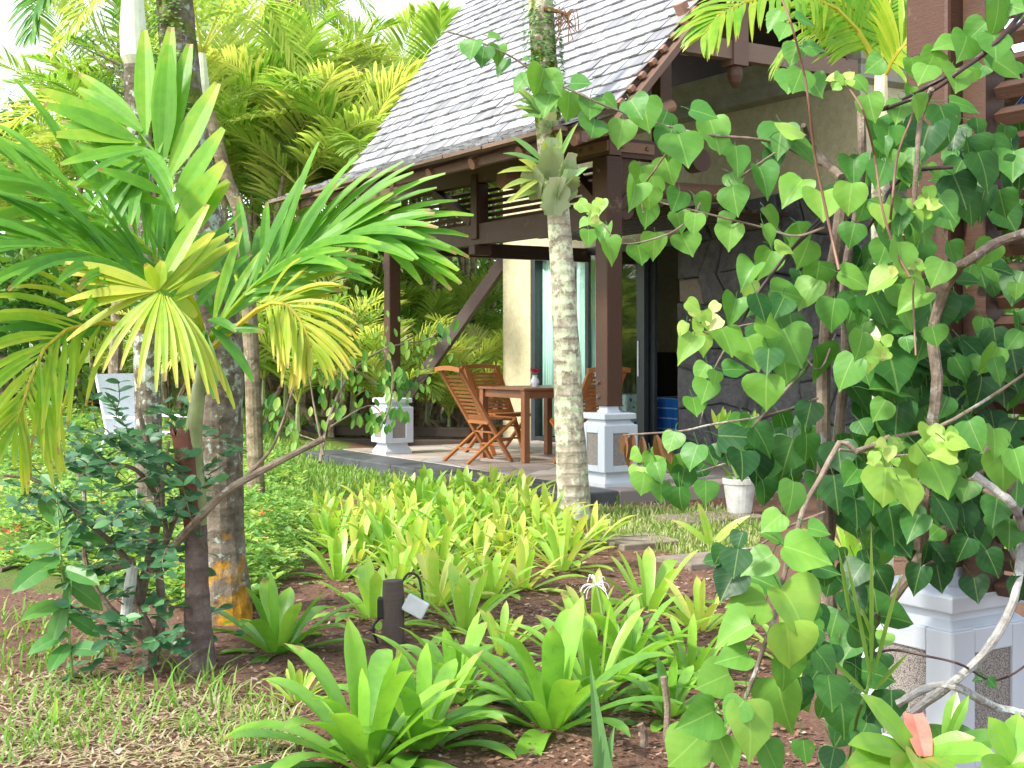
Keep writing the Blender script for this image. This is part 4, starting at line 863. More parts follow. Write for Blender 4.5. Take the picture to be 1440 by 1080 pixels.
c = yleaves([(300, 560, 4.9), (268, 520, 4.9), (350, 540, 4.9), (330, 470, 4.9), (370, 470, 4.95), (200, 470, 4.9), (170, 430, 4.95)], [(290, 470, 5.0), (288, 465, 5.0), (296, 460, 5.0), (292, 450, 5.0), (300, 470, 5.0), (280, 470, 5.0), (280, 460, 5.0)], .33, .045, .45); c.build('frond', M['palm'], ypm)
yfrond([(288, 490, 5.15), (330, 420, 5.4), (390, 370, 5.6), (450, 360, 5.8)], (0, -.7, .7), 15, .5, .046, 44, 22, .5, .42)
M['seed'] = leaf_mat('seedling_leaf', [(0, (.02, .09, .02)), (.5, (.06, .2, .04)), (1, (.2, .36, .06))], .28, .4, veins=44, noise_s=14)
# ---------------------------------------------------------------- dark shrub and seedling
def oval(mb, p, d, n, L, t, wr=.55, drp=.25): blade(mb, p, d, n, L, L*wr, drp, t, 5, .18, lambda u: math.sin(math.pi*min(1, .04+u*.96))**.75*(1 if u < .97 else .5))
random.seed(67); sb_ = gnd(205, 938); shb = thing('shrub', 'twiggy shrub with small dark blue green leaves beside the young palm', 'shrub', sb_)
d = sb_.y
SH = [([(208, 945, d), (212, 900, d), (195, 850, d+.03), (210, 790, d+.05), (222, 720, d), (226, 690, d), (205, 615, d), (195, 575, d)], 11, 3), ([(215, 930, d), (228, 860, d+.05), (224, 800, d+.1), (240, 745, d+.1), (258, 705, d+.1)], 8, 3), ([(195, 850, d), (180, 790, d), (130, 740, d-.1), (60, 680, d-.15), (5, 668, d-.2)], 6, 2), ([(190, 790, d), (150, 800, d-.05), (100, 811, d-.1)], 7, 4), ([(215, 800, d), (265, 745, d-.15), (320, 690, d-.2), (400, 645, d-.2), (455, 617, d-.2)], 7, 4), ([(205, 900, d), (150, 850, d), (120, 790, d), (118, 690, d), (105, 660, d)], 6, 2), ([(222, 700, d), (190, 660, d-.1), (140, 650, d-.1)], 4, 2), ([(330, 685, d-.2), (375, 640, d-.2), (395, 600, d-.2), (420, 520, d-.2)], 3, 1), ([(235, 760, d), (228, 690, d-.1), (238, 620, d-.1)], 4, 2)]
for pts, w0, w1 in SH:
    m = MB(); P = cat([rel(shb, at(*p)) for p in pts], 18); m.tube(P, [(w0+(w1-w0)*i/17)/F*d for i in range(18)], 8, 0, wob=.12); m.build('branch', M['twig'], shb)
m = MB(); m.tube(cat([rel(shb, at(165, 877, d-.05)), rel(shb, at(175, 872, d-.05)), rel(shb, at(181, 835, d-.05)), rel(shb, at(187, 795, d-.03))], 10), 8/F*d, 10, 0, wob=.08); m.build('branch', M['lichen_white'], shb)
tw = MB(); lf = MB()
def twig(p0, n, spread, Ls=.058, t0=.45, lmat=None):
    q = V(p0); dirn = V((R(-1, 1), R(-.6, .6), R(-.2, .7))).normalized(); pts = [q.copy()]
    for i in range(n):
        dirn = (dirn+V((R(-.3, .3), R(-.3, .3), R(-.3, .2)))).normalized(); q = q+dirn*spread/n; pts.append(q.copy())
        for s in (-1, 1):
            sd_ = dirn.cross(UP).normalized()*s; oval(lf, q+V((R(-.01, .01), 0, 0)), sd_+dirn*.6+UP*R(-.3, .4), V((R(-.4, .4), R(-.9, .1), R(.4, 1))), Ls*R(.75, 1.3), t0+R(-.2, .25))
    tw.tube(pts, .0022, 4)
SHP = [[(20, 700), (90, 640), (200, 560), (275, 600), (285, 700), (270, 790), (150, 800), (60, 770)], [(120, 780), (300, 760), (280, 930), (180, 950), (130, 880)]]
def rnd_in(P):
    xs_, ys_ = [p[0] for p in P], [p[1] for p in P]
    while True:
        x, y = R(min(xs_), max(xs_)), R(min(ys_), max(ys_))
        if poly_in(x, y, P): return x, y
for k in range(135):
    x, y = rnd_in(SHP[0] if k < 100 else SHP[1]); twig(rel(shb, at(x, y, d+R(-.3, .3))), random.choice((3, 4, 5)), R(.12, .24))
tw.build('twig', M['twig'], shb)['kind'] = 'stuff'; lf.build('foliage', M['shrub'], shb)
random.seed(71); sg = thing('seedling', 'upright seedling with large oval leaves in the left foreground', 'plant', gnd(103, 958)); d = sg.location.y
m = MB(); P = cat([V((0, 0, -.03))]+[rel(sg, at(px, py, d)) for px, py in ((98, 900), (92, 840), (86, 790), (83, 740), (79, 690))], 14); m.tube(P, [.007-.0003*i for i in range(14)], 6); m.build('stem', M['green_stem'], sg)
lf = MB()
for (bx, by, tx, ty, t) in ((80, 770, 30, 782, .6), (84, 785, 22, 830, .5), (85, 760, 145, 765, .4), (88, 800, 135, 822, .5), (85, 800, 60, 808, .65), (90, 848, 35, 872, .6), (92, 848, 75, 902, .55), (94, 865, 135, 895, .45), (97, 890, 45, 920, .5), (98, 905, 72, 945, .5), (99, 912, 138, 920, .35), (86, 815, 140, 855, .55), (80, 740, 60, 700, .6), (80, 740, 95, 705, .55), (84, 780, 110, 740, .35), (79, 700, 74, 672, .8), (92, 870, 100, 820, .4)):
    p, q = rel(sg, at(bx, by, d)), rel(sg, at(tx, ty, d+R(-.12, .12))); oval(lf, p, q-p+UP*.03, (R(-.3, .3), -.7, .7), (q-p).length*1.1, t, .42, .4)
lf.build('foliage', M['seed'], sg)
# ---------------------------------------------------------------- lilies
def lily(seed, n, Lr, w, t, spread):
    random.seed(seed); m = MB()
    for i in range(n):
        a = i*2.4+R(-.35, .35); k = i/n; e = math.radians(82-68*k**.8+R(-9, 9))*1.0; hd = V((math.cos(a), math.sin(a), 0)); d = hd*math.cos(e)+UP*math.sin(e); nn = UP*math.cos(e)-hd*math.sin(e)
        L = R(*Lr)*(.72+.4*math.sin(math.pi*(.2+.7*k))); blade(m, hd*.02*(1+k*2)+UP*.0, d, nn, L, w*R(.82, 1.15), R(.5, 1.5)*spread, t+R(-.14, .14)-.12*k+(.15 if random.random() < .04 else 0), 9, .32, lambda u: (.4+.6*math.sin(math.pi*min(.5, u*.5+.08)))*(1 if u < .7 else max(.03, 1-((u-.7)/.3)**2.4)))
    return m
LV = []
for i, a in enumerate(((1, 20, (.28, .4), .074, .58, .9), (2, 26, (.3, .43), .074, .56, 1.0), (3, 16, (.26, .36), .058, .74, .75), (4, 19, (.24, .33), .05, .88, .7), (5, 18, (.25, .35), .05, .92, .65), (6, 19, (.3, .42), .054, .68, .9))): LV.append(lily(*a))
LM = {}
def put_lily(var, px, py, sc, label, group=None):
    p = gnd(px, py)
    if var not in LM: o = LV[var].build('lily_plant', M['lily'], smooth=True); LM[var] = o.data
    else: o = bpy.data.objects.new('lily_plant', LM[var]); COL.objects.link(o)
    o.location = p-V((0, 0, .015)); o.rotation_euler = (R(-.08, .08), R(-.08, .08), R(0, 6.28)); o.scale = (sc*R(.95, 1.05), sc*R(.95, 1.05), sc); return tag(o, label, 'plant', group)
GL = 'strap leaved lilies in the garden bed'
NAMED = [(1, 515, 1072, 1.05, 'largest strap leaved lily at the bottom edge, left of centre, with a blunt upright leaf'), (0, 592, 1050, .95, 'lily leaning against the right side of the largest front lily'), (1, 775, 1020, 1.05, 'broad leaved lily right of the wooden stake in the front row'), (5, 835, 985, 1.1, 'lily with long narrow arching leaves beside the dark stump'), (0, 392, 915, .95, 'lily in front of the orange palm base, one leaf lying on the soil'), (2, 525, 868, .9, 'small lily directly behind the floodlight stake on its left'), (2, 652, 885, .95, 'upright lily clump standing alone behind the floodlight'), (1, 880, 948, .85, 'lily with the faded white spider flower'), (2, 912, 858, 1.05, 'big upright lily in front of the grey pavers'), (4, 985, 885, .8, 'lily partly covered by the bright heart leaf strand'), (3, 835, 890, .9, 'lily with cream tipped leaves in front of the paver clump'), (3, 705, 918, .7, 'low sparse lily on open soil right of the lone upright clump'), (1, 640, 985, .8, 'dark low lily behind the front row, right of the stake'), (3, 690, 840, 1.0, 'lily on bare soil in the middle of the bed'), (4, 790, 800, 1.15, 'dense lily hugging the foot of the pale palm trunk'), (3, 560, 820, .9, 'lily at the left edge of the bed behind the stake'), (2, 475, 815, .9, 'lily clump standing out at the left front of the sunny bed'), (5, 970, 960, .8, 'lily in the shade left of the hanging heart leaf strand'), (3, 1195, 785, 1.0, 'sunlit lily seen through the vine left of the large pedestal'), (4, 1245, 775, 1.0, 'sunlit lily behind the vine stem, touching the large pedestal'), (4, 1410, 775, 1.0, 'lily behind the large pedestal at the right edge'), (0, 940, 1005, .6, 'little lily with one orange leaf by the dark stump'), (3, 1110, 930, .8, 'lily in the gap under the heart leaf strand'), (3, 420, 985, .5, 'tiny lily sprout on the soil left of the largest front lily')]
random.seed(73)
for a in NAMED: put_lily(*a)
for k, (px, py) in enumerate([(445, 745), (470, 765), (500, 735), (520, 760), (545, 785), (545, 725), (575, 745), (590, 770), (600, 715), (612, 800), (625, 738), (640, 765), (650, 712), (668, 790), (678, 735), (700, 760), (705, 715), (722, 738), (735, 785), (745, 722), (758, 755), (775, 738), (640, 830), (740, 825), (610, 850), (830, 765), (805, 775), (560, 708), (500, 790), (690, 700), (730, 702), (460, 725), (770, 770), (585, 800), (660, 725), (530, 745), (485, 750), (515, 720), (555, 755), (535, 770), (600, 735), (615, 722), (650, 745), (665, 750), (680, 715), (700, 735), (720, 720), (740, 745), (630, 710), (590, 725), (460, 770), (575, 715), (620, 780), (650, 770), (700, 780), (570, 775)]):
    put_lily(random.choice((2, 3, 4, 4, 5)), px+R(-6, 6), py+R(-4, 4), R(.78, 1.08), 'bright strap leaved lily crowded in the sunny drift before the veranda', GL)
# spider flower
m = MB(); p0 = gnd(855, 940); q = p0+V((.0, 0, .33))
fl_ = thing('spider_lily_flower', 'fading white spider lily flower above the strap leaves', 'flower', p0)
m.tube(cat([V((0, 0, 0)), V((-.02, 0, .2)), V((-.045, 0, .33))], 8), .006, 6); m.build('stalk', M['green_stem'], fl_); m = MB()
for k in range(16): a = R(0, 6.28); e = R(-.4, 1.2); dd = V((math.cos(a)*math.cos(e), math.sin(a)*math.cos(e), math.sin(e))); b = V((-.045, 0, .33)); m.tube(cat([b, b+dd*.035, b+dd*.055-UP*.01, b+dd*.065-UP*R(.02, .04)], 7), .0016, 4)
m.build('bloom', M['petal_white'], fl_)
# stumps
for px, py, h, r, lab in ((935, 1040, .2, .011, 'thin dark stump standing upright between the lilies and the heart leaves'), (902, 1050, .07, .012, 'short brown stump beside the taller thin stump')):
    p = gnd(px, py); m = MB(); m.tube(cat([p-V((0, 0, .05)), p+V((.008, 0, h*.5)), p+V((-.005, 0, h))], 8), r, 9, 0, wob=.08); tag(m.build('stump', M['twig']), lab, 'stump')
# agave-like grey leaf
p = gnd(848, 1085); m = MB()
for dx, dz, w in ((-.03, .24, .06), (.0, .05, .05), (.06, .04, .05)): blade(m, p, (dx*1.2, -.02, .3), (0, -1, .1), .1+dz, w, .0, .15, 6, .35, lambda u: 1-u*.97)
tag(m.build('spiked_leaf_plant', M['fern']), 'stiff pointed grey green leaf at the bottom edge beside the broad leaved lily', 'plant')
# ---------------------------------------------------------------- ground cover, grass, mulch (stuff)
def scat(P, n):
    for _ in range(n): yield gnd(*rnd_in(P))
random.seed(79); m = MB(); fr_ = MB(); fo = MB()
GC = [[(0, 590), (75, 585), (160, 640), (290, 690), (330, 690), (420, 680), (440, 760), (430, 800), (360, 860), (250, 860), (120, 820), (0, 800)], [(0, 560), (160, 560), (230, 620), (330, 640), (400, 640), (430, 690), (300, 690), (140, 640), (0, 610)]]
for gi, (P, n) in enumerate(zip(GC, (5200, 1300))):
    for p in scat(P, n):
        h = R(.02, .3)*max(.15, .55+1.1*mnoise.noise(p*1.6))*(1.0 if p.y > 6.5 else .7); c = p+V((0, 0, h)); k = random.choice((2, 3, 4)); a0 = R(0, 6.28); t = R(.3, .95); L = R(.035, .075)*(1+.05*max(0, p.y-8))
        for j in range(k):
            a = a0+j*6.28/k+R(-.3, .3); dd = V((math.cos(a), math.sin(a), R(-.2, .8))).normalized(); s = dd.cross(UP).normalized()*L*.3; mid = c+dd*L*.5+UP*L*.12
            m.poly([c, mid-s, c+dd*L, mid+s], t+R(-.15, .15))
        if random.random() < .016:
            tgt = fo if random.random() < .8 else fr_; q = c+V((0, 0, .03)); r = R(.012, .02)
            for j in range(6):
                a = j*1.05; tgt.poly([q+V((0, 0, .004)), q+V((math.cos(a-.4)*r, math.sin(a-.4)*r, R(0, .008))), q+V((math.cos(a)*r*1.3, math.sin(a)*r*1.3, .006)), q+V((math.cos(a+.4)*r, math.sin(a+.4)*r, R(0, .008)))])
for px, py in ((8, 795), (25, 790), (8, 830), (128, 588), (85, 590), (70, 605), (363, 766), (135, 575), (40, 618), (340, 660), (180, 662)):
    c = gnd(px, py)+V((0, 0, .2))
    for j in range(14): a = R(0, 6.28); q = c+V((R(-.03, .03), R(-.03, .03), R(-.02, .02))); fr_.poly([q, q+V((.016*math.cos(a), .016*math.sin(a), .008)), q+V((.016*math.cos(a+1), .016*math.sin(a+1), .014))])
gc_ = m.build('ground_cover', M['cover']); tag(gc_, 'low leafy ground cover with small orange and red flowers', 'ground cover', kind='stuff')
o = fo.build('orange_flowers', M['petal_orange'], gc_); o['kind'] = 'stuff'; o = fr_.build('red_flowers', M['petal_red'], gc_); o['kind'] = 'stuff'
def grass(P, n, h0, h1, t0, t1, m, lean=.5):
    for p in scat(P, n):
        a = R(0, 6.28); hd = V((math.cos(a), math.sin(a), 0)); h = R(h0, h1); w = .0028+.00045*p.y; s = hd.cross(UP)*w; t = R(t0, t1); l = R(.1, lean)
        m.poly([p-s, p+s, p+hd*h*l*.5+UP*h*.6+s*.7, p+hd*h*l*.5+UP*h*.6-s*.7], t); m.poly([p+hd*h*l*.5+UP*h*.6-s*.7, p+hd*h*l*.5+UP*h*.6+s*.7, p+hd*h*l*1.6+UP*h], t+.05)
random.seed(83); m = MB()
grass([(300, 720), (330, 625), (440, 638), (640, 672), (800, 698), (800, 708), (640, 690), (480, 700), (430, 740)], 5600, .035, .1, .3, .62, m)
grass([(330, 615), (450, 634), (640, 668), (870, 706), (870, 712), (640, 676), (450, 642)], 1500, .05, .13, .3, .6, m)
grass(LAWN[1], 3600, .025, .07, .4, .85, m)
grass([(0, 530), (110, 520), (430, 530), (430, 600), (330, 640), (160, 600), (0, 600)], 3500, .05, .15, .35, .7, m)
grass([(880, 640), (960, 650), (1000, 690), (920, 705), (880, 695)], 240, .08, .26, .3, .65, m)
tag(m.build('lawn_grass', M['grass']), 'short green grass before the veranda and round the pavers', 'grass', kind='stuff')
m = MB(); FL = [(0, 945), (120, 950), (250, 970), (420, 1000), (420, 1080), (0, 1080)]
grass(FL, 2600, .006, .018, .72, 1.0, m, 4.5); grass([(0, 940), (120, 945), (240, 985), (330, 1030), (150, 1060), (0, 1080)], 420, .03, .07, .3, .6, m, 1.6); grass([(170, 930), (300, 950), (330, 1010), (200, 1000)], 60, .05, .14, .3, .55, m, .9); grass([(0, 860), (120, 850), (170, 930), (0, 945)], 200, .03, .08, .3, .6, m, 1.2); grass([(300, 960), (420, 1000), (430, 1080), (300, 1060)], 200, .03, .09, .35, .9, m, 1.2)
tag(m.build('dry_grass', M['grass']), 'thin straw coloured and green grass in the lower left foreground', 'grass', kind='stuff')
m = MB()
for P, n in (([(0, 830), (160, 840), (330, 870), (420, 800), (1000, 790), (1180, 1080), (0, 1080)], 9000), ([(420, 790), (620, 760), (1000, 770), (1100, 900), (900, 900), (500, 900)], 3500), ([(880, 680), (1100, 690), (1100, 715), (880, 712)], 500)):
    for p in scat(P, n):
        a = R(0, 6.28); L = R(.005, .021)*(1+.06*p.y); w = L*R(.12, .45); dd = V((math.cos(a), math.sin(a), R(-.25, .35))); s = V((-math.sin(a), math.cos(a), R(-.4, .4)))*w; q = p+V((0, 0, R(.001, .012)))
        m.poly([q-s, q+dd*L-s*.6, q+dd*L+s*.6, q+s], R(0, .65)**1.2+(.35 if random.random() < .1 else 0))
tag(m.build('mulch', M['mulch']), 'reddish bark mulch and dry chips covering the planting bed', 'mulch', kind='stuff')
for k, (pts, r, lab) in enumerate(((((195, 1000), (215, 985), (250, 988), (280, 1003)), .006, 'crooked fallen twig on the dry grass in the lower left'), (((60, 960), (150, 968), (230, 985)), .003, 'long thin stick lying under the seedling'), (((0, 805), (40, 790), (90, 765)), .012, 'pale fallen branch at the left edge behind the seedling'))):
    m = MB(); m.tube(cat([gnd(*p)+V((0, 0, r)) for p in pts], 12), r, 7, 0, wob=.1); tag(m.build('fallen_branch', M['twig']), lab, 'branch')
p = gnd(78, 1020); m = MB(); blade(m, p, (.02, 0, 1), (0, -1, 0), .1, .016, .05, .85, 5, .2); blade(m, p, (-.4, 0, 1), (0, -1, 0), .05, .014, .05, .75, 5, .2); tag(m.build('yellow_sprout', M['lily']), 'single yellow upright leaf sprouting from the dry grass', 'plant')
# ---------------------------------------------------------------- dry straggling shrub near the far post
random.seed(89); ds = thing('dry_shrub', 'straggling half dry shrub with drooping yellow green leaves before the far veranda post', 'shrub', (at(450, 650, 10.8).x, 10.8, 0)); lf = MB(); d = 10.8
for pts, w0 in (([(450, 650), (462, 590), (490, 530), (540, 490), (600, 478), (628, 452)], 5), ([(455, 640), (440, 560), (430, 490), (420, 440)], 4), ([(465, 600), (520, 570), (545, 590), (560, 560)], 3), ([(480, 560), (480, 490), (470, 430)], 3), ([(500, 520), (530, 540), (560, 530), (590, 545)], 3), ([(540, 490), (552, 520), (548, 570), (535, 600)], 4), ([(445, 620), (400, 600), (380, 560)], 2)):
    m = MB(); P = cat([rel(ds, at(px, py, d+R(-.3, .3))) for px, py in pts], 14); m.tube(P, [w0/2/F*d*(1-.05*i) for i in range(14)], 6, 0, wob=.15); m.build('branch', M['twig'], ds)
    for q in P[3:]:
        for j in range(2): oval(lf, q+V((R(-.1, .1), R(-.1, .1), R(-.08, .08))), (R(-.5, .5), R(-.5, .3), -1), (R(-.5, .5), -1, .2), R(.06, .13), R(.35, .95), .5, .2)
DP = [(395, 440), (480, 380), (560, 440), (645, 470), (635, 520), (560, 590), (470, 610), (410, 560)]
for k in range(110):
    x, y = rnd_in(DP); q = rel(ds, at(x, y, d+R(-.5, .5)))
    if random.random() < .7: oval(lf, q, (R(-.5, .5), R(-.5, .3), R(-1, -.3)), (R(-.5, .5), -1, .2), R(.04, .09), R(.65, .98), .42, .2)
    else: lf.tube([q, q+V((R(-.15, .15), R(-.1, .1), R(-.1, .15)))], .003, 4, .2)
lf.build('foliage', M['vine'], ds)
# potted plant
random.seed(91); o = thing('crown_flower_plant', 'pale stiff leaved plant growing in the flower pot', 'plant', pot.location+V((0, 0, .22))); m = MB()
for k in range(26): a = R(0, 6.28); e = R(.2, 1.3); b = V((R(-.08, .08), R(-.08, .08), R(0, .3))); oval(m, b, (math.cos(a)*math.cos(e), math.sin(a)*math.cos(e), math.sin(e)), UP, R(.1, .17), R(.3, .8), .4, .3)
m.build('foliage', M['lily'], o); m = MB()
for bx, by in ((1012, 600), (1058, 602)):
    for k in range(9): blade(m, rel(o, at(bx+R(-8, 8), by+R(-3, 6), o.location.y)), (R(-.5, .5), R(-.5, .3), 1), (0, -1, .2), R(.1, .17), .035, .1, R(.75, 1.0), 5, .3)
m.build('pale_bract', M['lily'], o); m = MB()
for bx in (1012, 1058): m.tube([(0, 0, 0), rel(o, at(bx, 610, o.location.y))], .012, 6)
m.build('stem', M['green_stem'], o)
p = gnd(1000, 770); m = MB()
for dx, dz in ((-.5, .5), (.5, .6), (-.2, .8)): blade(m, p, (dx, -.1, dz), (0, -.6, .8), .32, .06, .5, .9, 6, .3)
tag(m.build('pale_leaf_plant', M['lily']), 'pale yellow leaves lying on the little lawn before the flower pot', 'plant')
# ---------------------------------------------------------------- climbing vine with heart leaves (right)
random.seed(97)
HM = [(-.015, .13), (-.02, .29), (.03, .44), (.15, .54), (.31, .565), (.47, .51), (.62, .395), (.76, .245), (.88, .095), (1.0, .0)]
HMID = [0, .0, .02, .1, .26, .44, .6, .75, .87, 1.0]
def heart(mb, c, tdir, n, L, t, fold=.22, curl=.35, wid=1.0):
    """heart leaf: centre c, tip direction tdir, face normal n, length L"""
    n = V(n).normalized(); y = V(tdir); y = (y-n*y.dot(n)).normalized(); x = y.cross(n).normalized(); b = V(c)-y*L*.42
    ph = R(0, 6.28); wv = R(.015, .05)
    def P(v, w, sgn):
        z = abs(w)*fold*(1-.5*v)-curl*.5*max(0, v)**2*.6-abs(w)**2*.35+wv*math.sin(v*9+ph+sgn)*abs(w)*2
        return b+y*(v*L)+x*(w*L*wid*sgn)+n*(z*L)
    rows = []; uv = []; vw = R(.9, 1.1); tp = R(.75, 1.15); sk = R(-.06, .06)
    for (v, w), vm in zip(HM, HMID):
        r = []; u = []
        for k, sg in ((1, -1), (.5, -1), (0, 1), (.5, 1), (1, 1)):
            vv = vm+(v-vm)*k; r.append(P(vv if vv < .75 else .75+(vv-.75)*tp, (w*vw+sk*sg*(w > .3)+(R(-.012, .012) if k == 1 and w else 0))*k, sg)); u.append((.5+sg*w*k*.9, vv))
        rows.append(r); uv.append(u)
    mb.grid(rows, t, uv=uv); return b
def image_dir(a): a = math.radians(a); return V((math.cos(a), 0, -math.sin(a)))
vine = thing('climbing_vine', 'large climbing vine with heart shaped leaves and grey woody stems at the right', 'vine', (1.05, 3.5, -.02))
VO = vine.location
def vstem(pts, d, w0, w1, mat='twig', name='stem', wob=.1, n=24, jd=.08):
    m = MB(); P = cat([at(px, py, d+(q[0] if q else R(-jd, jd)))-VO for px, py, *q in pts], n); m.tube(P, [(w0+(w1-w0)*i/(n-1))/2/F*d for i in range(n)], 9, 0, wob=wob); return m.build(name, M[mat], vine)
vstem([(1165, 1010, 0), (1168, 900, 0), (1160, 740, 0), (1158, 620, 0), (1160, 480, 0), (1172, 380, 0), (1183, 300, 0), (1186, 238, 0)], 3.45, 22, 17)
vstem([(1166, 760, .02), (1180, 600, .05), (1190, 500, .05), (1188, 400, .05), (1205, 300, .06), (1212, 225, .06), (1211, 155, .06)], 3.45, 16, 12)
vstem([(1184, 250), (1160, 228), (1142, 205), (1130, 176)], 3.43, 12, 7)
vstem([(1450, 325), (1400, 342), (1365, 365), (1325, 385), (1300, 385), (1285, 392)], 3.1, 15, 10); vstem([(1350, 372), (1325, 415), (1312, 470), (1318, 540), (1308, 620), (1300, 700), (1295, 770)], 3.15, 14, 20)
vstem([(1400, 625), (1375, 660), (1362, 700), (1345, 735), (1310, 760), (1275, 815), (1222, 885), (1180, 940)], 3.3, 22, 13, 'twig'); vstem([(1370, 668), (1400, 690), (1428, 715), (1437, 760), (1424, 850), (1387, 915), (1342, 958), (1285, 1000)], 3.0, 12, 13, 'twig_white', wob=.16)
vstem([(1262, 990), (1308, 966), (1345, 967), (1400, 994), (1450, 1005)], 3.02, 12, 11, 'twig_white', wob=.16); vstem([(1225, 921), (1255, 914), (1300, 922), (1350, 934), (1390, 956), (1420, 950), (1450, 930)], 3.0, 4, 3, 'twig_dark')
vstem([(1440, 640), (1410, 700), (1385, 690)], 3.2, 12, 8); vstem([(1440, 700), (1420, 760), (1436, 800)], 3.2, 9, 6, 'twig_white')
vstem([(1100, 0), (1113, 35), (1130, 100), (1138, 150), (1146, 220), (1158, 280), (1170, 335), (1180, 380)], 3.0, 3, 5, 'twig_red', wob=.02); vstem([(1195, 125), (1215, 160), (1230, 220), (1240, 290), (1258, 350), (1280, 390)], 2.95, 3, 4, 'twig_red', wob=.02); vstem([(1290, 135), (1280, 170), (1262, 220), (1255, 280), (1250, 330)], 3.0, 3, 4, 'twig_red', wob=.02); vstem([(1270, 330), (1285, 380), (1284, 420), (1288, 500)], 2.95, 3, 3, 'twig_red', wob=.02)
vstem([(1450, 0), (1415, 45), (1370, 85), (1330, 108), (1270, 140), (1225, 160)], 3.0, 8, 5, 'twig_dark'); vstem([(1450, 18), (1405, 60), (1350, 100), (1310, 128), (1240, 155)], 2.98, 7, 5, 'twig_dark'); vstem([(1310, 125), (1295, 165), (1290, 220), (1285, 290)], 3.0, 8, 7, 'twig'); vstem([(1340, 235), (1290, 240), (1255, 262), (1240, 290), (1215, 330)], 3.1, 6, 5, 'twig_dark')
vstem([(1250, 615, -.1), (1205, 635, -.2), (1183, 620, -.2), (1155, 670, -.22), (1131, 712, -.25), (1119, 755, -.3), (1104, 803, -.33), (1089, 871, -.36), (1073, 912, -.38), (1061, 950, -.39), (1040, 1000, -.4), (1012, 1055, -.4), (995, 1095, -.4)], 3.2, 8, 5, 'twig', wob=.06)
vstem([(1153, 307, 0), (1113, 350, -.05), (1067, 410, -.1), (1043, 453, -.12)], 3.3, 4, 4, 'twig_dark', wob=.04); vstem([(1170, 300, 0), (1113, 352, -.05), (1067, 412, -.1)], 3.32, 4, 3, 'twig_dark', wob=.04); vstem([(1160, 480, 0), (1137, 513, 0), (1097, 557, -.05), (1057, 603, -.08), (1035, 640, -.1)], 3.35, 5, 3, 'twig', wob=.04)
vstem([(630, 45, 0), (665, 55, 0), (720, 80, 0), (753, 103, 0), (810, 130, 0), (860, 152, 0), (940, 178, 0), (1000, 190, 0), (1060, 195, 0), (1100, 205, .1), (1140, 225, .2), (1185, 245, .2)], 3.25, 2.2, 4.5, 'twig', wob=.04, n=36)
vstem([(835, 300, 0), (850, 318, 0), (877, 343, 0), (937, 330, 0), (973, 305, .0), (985, 285, 0)], 3.25, 2, 3, 'twig', wob=.03); vstem([(905, 262), (925, 283), (960, 292), (1033, 310), (1080, 322), (1120, 332), (1160, 320)], 3.25, 2, 4, 'twig', wob=.03); vstem([(1005, 275), (1030, 258), (1060, 235), (1090, 215)], 3.25, 2, 3, 'twig', wob=.03); vstem([(905, 300), (902, 270), (920, 240), (940, 212)], 3.25, 2, 3, 'twig_red', wob=.03)
vstem([(876, 612, 0), (905, 610, 0), (960, 606, 0), (1000, 597, 0), (1065, 587, 0), (1110, 575, .05), (1150, 560, .1)], 3.3, 2.5, 3.5, 'twig', wob=.03); vstem([(985, 595), (993, 560), (1002, 525), (1020, 490)], 3.3, 2.5, 3, 'twig', wob=.03); vstem([(1160, 636), (1110, 632), (1060, 640), (1010, 655), (960, 668), (915, 655)], 3.35, 4, 2.5, 'twig', wob=.03)
vstem([(1175, 470), (1150, 520), (1110, 470), (1060, 455), (1000, 470), (970, 450)], 3.3, 3, 2, 'twig', wob=.03); vstem([(1310, 640), (1240, 640), (1180, 632)], 3.2, 5, 4); vstem([(1255, 615), (1320, 600), (1390, 560), (1450, 520)], 3.2, 6, 4); vstem([(1020, 770, -.1), (1060, 770, -.1), (1110, 740, 0), (1160, 720, 0)], 3.2, 3, 4)
